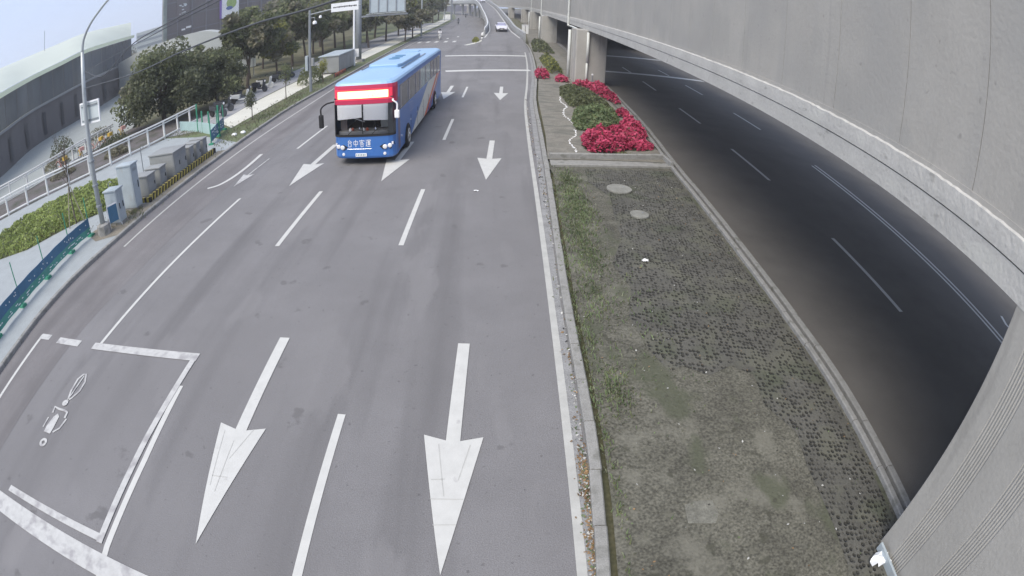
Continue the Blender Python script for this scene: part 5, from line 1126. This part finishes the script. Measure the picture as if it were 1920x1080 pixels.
# side windows, doors, livery
for sx in (-1, 1):
    e_ = hw + .004
    ys_ = [(1.0, 2.6), (2.66, 4.25), (4.31, 5.3), (5.36, 6.9), (6.96, 8.5), (8.56, 9.6), (9.66, 10.9), (10.96, 12.2)]
    for k, (a, b) in enumerate(ys_):
        m = TEAL if k in (3, 4) else GLASS
        P = [(sx * e_, a, 1.86 - .0 * k), (sx * e_, b, 1.86), (sx * e_, b, 2.80), (sx * e_, a, 2.80)]
        wn = obj('window', MB().add(P, [(0, 1, 2, 3)[::sx]]), m, bus)
        obj('curtain', MB().add([(sx * (e_ + .003), a + .05, 1.9), (sx * (e_ + .003), a + .35, 1.9), (sx * (e_ + .003), a + .28, 2.76), (sx * (e_ + .003), a + .05, 2.76)], [(0, 1, 2, 3)[::sx]]), mat('window_curtain', (.22, .22, .25), .3, .15, world=False, spec=.8) if 'window_curtain' not in MATS else MATS['window_curtain'], wn)
    for nm, pts, m in (('livery_panel', [(3.3, .34), (7.2, .34), (9.2, .9), (12.5, 1.84), (7.9, 1.84), (5.2, 1.0)], BEIGE), ('livery_stripe', [(6.6, .34), (7.4, .34), (11.6, 1.84), (10.9, 1.84)], ORANGE), ('livery_stripe', [(8.0, .34), (8.35, .34), (12.4, 1.84), (12.0, 1.84)], MAROON)):
        d = .004 if nm == 'livery_panel' else .008
        obj(nm, MB().add([(sx * (hw + d), y, z) for y, z in pts], [tuple(range(len(pts)))[::sx]]), m, bus)
    for wy in (2.45, 10.15):
        arch = [(wy + .62 * math.cos(t * .314), .28 + .72 * math.sin(t * .314)) for t in range(11)]
        obj('wheel_arch', MB().add([(sx * (hw + .012), y, z) for y, z in arch], [tuple(range(11))[::-sx]]), BLACK, bus)
        wh = obj('wheel', MB().lathe([(.30, -.14), (.46, -.13), (.50, -.08), (.50, .08), (.46, .13), (.30, .14)], (sx * (hw - .09), wy, .50), 24, axis='x'), BLACK, bus)
        obj('rim', MB().lathe([(.29, 0), (.27, .02 * sx), (.15, -.03 * sx), (.10, .03 * sx), (0, .04 * sx)], (sx * (hw + .055), wy, .50), 18, axis='x'), CHROME, wh)
    obj('marker_lamp', MB().box(sx * hw - .01, sx * hw + .03, 1.15, 1.22, .78, .84), LAMPG, bus)
    for y in (3.1, 4.6, 6.1, 8.8): obj('marker_lamp', MB().box(sx * hw - .01, sx * hw + .025, y, y + .1, .98 if y < 5 else .9, 1.03 if y < 5 else .95), LAMPG, bus)
    for y in (3.2, 4.8, 6.4, 8.0): obj('locker_line', MB().box(sx * hw + .002, sx * hw + .010, y, y + .015, .4, 1.2), BLACK, bus)
obj('door', MB().add([(hw + .006, .6, .45), (hw + .006, .95, .45), (hw + .006, .95, 2.4), (hw + .006, .6, 2.4)], [(0, 1, 2, 3)]), mat('driver_door_dark', (.16, .13, .2), .3, .1, world=False), bus)
mb = MB()
for a, b in (((2.75, 1.75), (3.6, 1.70)), ((3.6, 1.70), (3.75, 1.35)), ((3.75, 1.35), (3.0, 1.38)), ((3.0, 1.38), (2.9, 1.6)), ((2.95, 1.62), (3.4, 1.6)), ((3.1, 1.5), (3.5, 1.48))):
    l, r = offset([a, b], .018); mb.add([(hw + .007, *l[0]), (hw + .007, *r[0]), (hw + .007, *r[1]), (hw + .007, *l[1])], [(0, 1, 2, 3)])
obj('side_emblem', mb, mat('emblem_pale_blue', (.35, .42, .6), .4, world=False), bus)
obj('rear_window', MB().box(-.9, .9, BL, BL + .01, 1.9, 2.7), GLASS, bus)
for sx in (-1, 1): obj('tail_light', MB().box(sx * .9 - .08, sx * .9 + .08, BL, BL + .02, .7, 1.1), MAROON, bus)

# --- people: continuous skinned bodies
SKIN = mat('skin', (.45, .28, .20), .6, .05, world=False); JEANS = mat('dark_trousers', (.03, .035, .05), .8, .1, world=False)
def person(label, joints, bones, shirt, loc, rz, parent=None, head=None, helmet=None, s=1.0):
    me = bpy.data.meshes.new('person'); me.from_pydata([j[0] for j in joints], bones, []); o = bpy.data.objects.new('person', me); COL.objects.link(o)
    md = o.modifiers.new('skin', 'SKIN'); md.use_smooth_shade = True
    if not me.skin_vertices: 
        bm = bmesh.new(); bm.from_mesh(me); bm.verts.layers.skin.verify(); bm.to_mesh(me); bm.free()
    for v, j in zip(me.skin_vertices[0].data, joints): v.radius = (j[1], j[1])
    me.skin_vertices[0].data[0].use_root = True
    o.modifiers.new('sub', 'SUBSURF').levels = 1; o.modifiers['sub'].render_levels = 1
    me.materials.append(shirt); o.location = loc; o.rotation_euler = (0, 0, rz); tag(o, label, 'person')
    if helmet:
        hx, hy, hz_ = head; h = obj('helmet', MB().lathe([(.06, -.13), (.125, -.08), (.145, 0), (.125, .09), (.07, .135), (0, .145)], (hx, hy, hz_ + .03), 14), helmet, o, smooth=True)
        obj('visor', MB().lathe([(.05, -.148), (.11, -.13), (.11, -.12)], (hx, hy, hz_), 10, axis='y'), BLACK, h)
        obj('face', MB().lathe([(0, -.11), (.06, -.09), (.085, 0), (.08, .06)], (hx, hy - .05, hz_ - .03), 10), SKIN, o, smooth=True)
    return o
# seated, hands forward (facing -Y); joints: pelvis, waist, chest, neck, head, arms, legs
RJ = [((0, .15, .82), .15), ((0, .12, 1.0), .14), ((0, .05, 1.25), .16), ((0, .0, 1.43), .06), ((0, -.03, 1.55), .09),
      ((-.19, .04, 1.36), .07), ((-.26, -.1, 1.13), .05), ((-.25, -.32, 1.05), .035), ((.19, .04, 1.36), .07), ((.26, -.1, 1.13), .05), ((.25, -.32, 1.05), .035),
      ((-.12, .08, .80), .095), ((-.17, -.3, .78), .075), ((-.13, -.22, .36), .05), ((-.13, -.34, .30), .035), ((.12, .08, .80), .095), ((.17, -.3, .78), .075), ((.13, -.22, .36), .05), ((.13, -.34, .30), .035)]
RB = [(0, 1), (1, 2), (2, 3), (3, 4), (2, 5), (5, 6), (6, 7), (2, 8), (8, 9), (9, 10), (0, 11), (11, 12), (12, 13), (13, 14), (0, 15), (15, 16), (16, 17), (17, 18)]
def scooter(name, label, loc, rz, body, group=None):
    e = empty(name, loc, rz, label, 'scooter', group)
    for y in (-.62, .62):
        w_ = obj('wheel', MB().lathe([(.15, -.05), (.235, -.045), (.25, 0), (.235, .045), (.15, .05)], (0, y, .25), 16, axis='x'), BLACK, e); obj('rim', MB().lathe([(.14, -.03), (.14, .03)], (0, y, .25), 10, axis='x'), CHROME, w_)
    obj('body', MB().add([(-.14, .1, .35), (.14, .1, .35), (.14, .8, .5), (-.14, .8, .5), (-.16, .0, .72), (.16, .0, .72), (.12, .85, .78), (-.12, .85, .78)], [(3, 2, 1, 0), (4, 5, 6, 7), (0, 1, 5, 4), (1, 2, 6, 5), (2, 3, 7, 6), (3, 0, 4, 7)]), body, e, bevel=.04)
    obj('seat', MB().box(-.13, .13, .02, .68, .72, .80), BLACK, e, bevel=.03)
    obj('footboard', MB().box(-.16, .16, -.42, .12, .28, .36), body, e, bevel=.02)
    fs = obj('front_shield', MB().add([(-.19, -.45, .35), (.19, -.45, .35), (.16, -.58, 1.0), (-.16, -.58, 1.0), (-.17, -.55, .35), (.17, -.55, .35), (.13, -.66, .98), (-.13, -.66, .98)], [(0, 1, 2, 3), (7, 6, 5, 4), (0, 3, 7, 4), (1, 5, 6, 2), (3, 2, 6, 7), (0, 4, 5, 1)]), body, e, bevel=.02)
    obj('headlight', MB().lathe([(.08, 0), (.07, -.04), (0, -.05)], (0, -.66, .88), 10, axis='y'), LAMPG, fs)
    obj('handlebar', MB().tube([(-.33, -.42, 1.05), (-.15, -.55, 1.03), (.15, -.55, 1.03), (.33, -.42, 1.05)], .02, 6), BLACK, e)
    for sx in (-1, 1): obj('mirror', MB().lathe([(.05, 0), (.055, .012), (0, .02)], (sx * .32, -.45, 1.24), 8, axis='y'), BLACK, e)
    obj('fender', MB().lathe([(.27, -.06), (.28, 0), (.27, .06)], (0, -.62, .26), 12, axis='x'), body, e)
    return e
SG = mat('scooter_dark', (.06, .065, .075), .35, .1, world=False); SW = mat('scooter_pale', (.55, .56, .55), .35, .05, world=False)
scA = scooter('scooter', 'white scooter ridden toward us on the left lane', (-8.15, 82.5, 0), R(3), SW)
WS = mat('white_jacket', (.75, .74, .76), .7, .05, world=False); GS = mat('grey_jacket', (.16, .17, .19), .7, .05, world=False)
person('rider in white jacket and dark helmet on the nearest moving scooter', RJ, RB, WS, (-8.15, 82.5, 0), R(3), head=(0, -.03, 1.58), helmet=SG)
scB = scooter('scooter', 'dark scooter farther up the left lane', (-9.3, 140, 0), R(3), SG)
person('rider in grey jacket on the middle one of three moving scooters', RJ, RB, GS, (-9.3, 140, 0), R(3), head=(0, -.03, 1.58), helmet=SG)
dup(scB, (-10.7, 200, 0), R(5), 'farthest dark scooter just before the road bends')
person('rider in dark jacket on the farthest moving scooter', RJ, RB, SG, (-10.7, 200, 0), R(5), head=(0, -.03, 1.58), helmet=SG)
spots = [(-17.5, 31.0, 'first parked scooter, nearest in the row by the service path'), (-17.9, 32.6, 'second parked scooter in the row'), (-17.7, 35.0, 'third parked scooter, pale one in the row'), (-18.3, 36.6, 'fourth parked scooter beside the big tree'),
         (-18.2, 39.6, 'fifth parked scooter in the row'), (-18.4, 41.2, 'sixth parked scooter in the row'), (-18.2, 44.2, 'seventh parked scooter in the row'), (-18.4, 46, 'eighth and last parked scooter in the row')]
for k, (x, y, lb) in enumerate(spots): dup(scA if k % 3 == 2 else scB, (x, y, .12), R(70 + 13 * (k % 4)), lb, group='scooters parked along the service path')
# bus driver
dr = person('driver in dark clothes at the wheel of the blue coach', [((x, y, z), r_) for (x, y, z), r_ in RJ[:11]], RB[:10], SG, (0, 0, 0), 0); dr.name = 'person'
M_ = Matrix.Translation((-4.6, 18.75, 0)) @ Matrix.Rotation(R(-1.75), 4, 'Z'); v_ = M_ @ Vector((.5, 1.2, .25)); dr.location = v_; dr.rotation_euler = (0, 0, R(-1.75))
obj('hair', MB().lathe([(.07, -.02), (.10, .03), (.09, .1), (0, .14)], (0, -.02, 1.57), 10), BLACK, dr)

# --- share bikes by the far railing
def bicycle(label, loc, rz, m, basket):
    e = empty('bicycle', loc, rz, label, 'bicycle', 'hire bikes beside the far railing')
    for y in (-.52, .52): obj('wheel', MB().tube([(0, y + .32 * math.cos(a * .3927), .34 + .32 * math.sin(a * .3927)) for a in range(17)], .022, 6), BLACK, e)
    obj('frame', MB().tube([(0, .52, .34), (0, .1, .32), (0, -.38, .72), (0, -.42, .95)], .028, 6), m, e); obj('seat_tube', MB().tube([(0, .1, .32), (0, .22, .9)], .022, 6), m, e); obj('fork', MB().tube([(0, -.52, .34), (0, -.4, .95)], .022, 6), m, e)
    obj('saddle', MB().box(-.08, .08, .1, .36, .9, .96), BLACK, e, bevel=.02); obj('handlebar', MB().tube([(-.28, -.32, 1.02), (0, -.42, 1.0), (.28, -.32, 1.02)], .018, 5), BLACK, e)
    obj('fender', MB().tube([(0, .52 + .36 * math.cos(a * .3927), .34 + .36 * math.sin(a * .3927)) for a in range(1, 8)], .03, 5), m, e); obj('basket', MB().box(-.17, .17, -.75, -.47, .72, .95), basket, e)
    return e
YB_ = mat('bike_yellow', (.55, .36, .06), .4, .05, world=False); PK = mat('bike_pink', (.55, .30, .26), .5, .05, world=False)
for k, (x, y, m, lb) in enumerate(((-25.6, 29.6, YB_, 'yellow hire bike nearest the dense round tree'), (-25.9, 28.0, PK, 'pinkish hire bike, right one of the pair by the far railing'), (-26.2, 27.0, PK, 'pinkish hire bike, left one of the pair by the far railing'), (-26.4, 25.4, YB_, 'yellow hire bike just right of the lamp post'), (-26.8, 23.6, PK, 'pinkish hire bike just left of the lamp post'))): bicycle(lb, (x, y, .09), R(60 + 20 * (k % 3)), m, PK if m is YB_ else YB_)

# --- car on the ramp
def car(label, loc, rz, paint, tilt=0):
    e = empty('car', loc, rz, label, 'car'); e.rotation_euler = (tilt, 0, rz)
    W = .88
    side = [(-2.2, .35), (-2.25, .55), (-2.15, .72), (-1.2, .93), (-.55, 1.0), (1.75, 1.02), (2.2, .95), (2.28, .6), (2.2, .32)]
    mb = MB(); xs = [(-W, .0), (-W * .97, .0)]; sec = []
    n_s = len(side)
    for fx, fz in ((-1, 0), (-.93, .02), (-.5, .04), (.5, .04), (.93, .02), (1, 0)):
        taper = 1.0
        sec.append([(fx * W * (.90 if (i in (0, 1, n_s - 1, n_s - 2)) else 1), y * (1.0 if abs(fx) < .95 else .985), z + (fz if 1 < i < n_s - 2 else 0)) for i, (y, z) in enumerate(side)])
    vs = [v for s_ in sec for v in s_]; mb.add(vs, [(k * n_s + i, (k + 1) * n_s + i, (k + 1) * n_s + i + 1, k * n_s + i + 1) for k in range(5) for i in range(n_s - 1)] + [tuple(range(n_s)), tuple(range(6 * n_s - 1, 5 * n_s - 1, -1))] + [(k * n_s + n_s - 1, (k + 1) * n_s + n_s - 1, (k + 1) * n_s, k * n_s) for k in range(5)])
    obj('body', mb, paint, e, bevel=.03)
    cab = [(-.75, .98, .80), (-.2, 1.43, .64), (.95, 1.45, .64), (1.7, 1.0, .80)]
    vs = [(sx * w_, y, z) for sx in (-1, 1) for y, z, w_ in cab]; obj('cabin', MB().add(vs, [(0, 1, 2, 3), (7, 6, 5, 4), (1, 5, 6, 2)]), paint, e, bevel=.02)
    def pl(nm, a, b, c, d, off): obj(nm, MB().add([a, b, c, d], [(0, 1, 2, 3)]), off, e)
    LG = mat('lavender_glass', (.30, .30, .42), .12, .1, spec=.8, world=False) if 'lavender_glass' not in MATS else MATS['lavender_glass']
    pl('windscreen', (-.74, -.76, 1.0), (.74, -.76, 1.0), (.60, -.23, 1.42), (-.60, -.23, 1.42), LG); pl('rear_window', (.74, 1.71, 1.02), (-.74, 1.71, 1.02), (-.6, .97, 1.44), (.6, .97, 1.44), GLASS)
    for sx in (-1, 1):
        obj('side_window', MB().add([(sx * .815, -.6, 1.02), (sx * .815, 1.5, 1.02), (sx * .66, .9, 1.40), (sx * .66, -.15, 1.40)], [(0, 1, 2, 3)[::sx]]), GLASS, e)
        hl = obj('headlight', MB().add([(sx * .45, -2.24, .62), (sx * .82, -2.10, .64), (sx * .84, -2.02, .76), (sx * .5, -2.16, .76)], [(0, 1, 2, 3)[::sx]]), LAMPG, e)
        obj('tail_light', MB().box(sx * .72 - .1, sx * .72 + .1, 2.24, 2.29, .68, .85), MAROON, e); obj('mirror', MB().box(sx * .98 - .08, sx * .98 + .08, -.62, -.5, .95, 1.08), paint, e, bevel=.02)
        for y in (-1.4, 1.35):
            wh = obj('wheel', MB().lathe([(.2, -.09), (.3, -.09), (.32, -.05), (.32, .05), (.3, .09), (.2, .09)], (sx * .78, y, .32), 18, axis='x'), BLACK, e); obj('rim', MB().lathe([(.2, 0), (.18, .02 * sx), (0, .03 * sx)], (sx * .85, y, .32), 12, axis='x'), CHROME, wh)
    obj('grille', MB().box(-.4, .4, -2.27, -2.2, .5, .66), BLACK, e); obj('lower_grille', MB().box(-.7, .7, -2.26, -2.15, .28, .44), BLACK, e); obj('number_plate', MB().box(-.18, .18, -2.29, -2.27, .44, .54), SHADE, e)
    return e
SILV = mat('silver_paint', (.62, .61, .66), .3, .03, spec=.6, world=False)
c1 = car('silver sedan coming down the ramp with its nose toward us', (.85, 86.5, 1.2), R(2), SILV, R(2.4)); c1.scale = (.93, .93, .93)
c2 = copy_tree(c1); c2.location = (-5.0, 190, 6.0); c2.rotation_euler = (0, 0, R(15)); c2['label'] = 'tiny dark car at the very top of the ramp'

# ================================================================== AIR
HZ = bpy.data.materials.new('haze_air'); HZ.use_nodes = True; n_ = HZ.node_tree; n_.nodes.clear(); v_ = n_.nodes.new('ShaderNodeVolumePrincipled'); o_ = n_.nodes.new('ShaderNodeOutputMaterial')
v_.inputs['Color'].default_value = (.96, .97, 1, 1); v_.inputs['Density'].default_value = HAZE; v_.inputs['Anisotropy'].default_value = .2; n_.links.new(v_.outputs[0], o_.inputs['Volume'])
hz = obj('haze', MB().box(-430, 430, -130, 560, -1.1, 64), HZ); hz['kind'] = 'stuff'
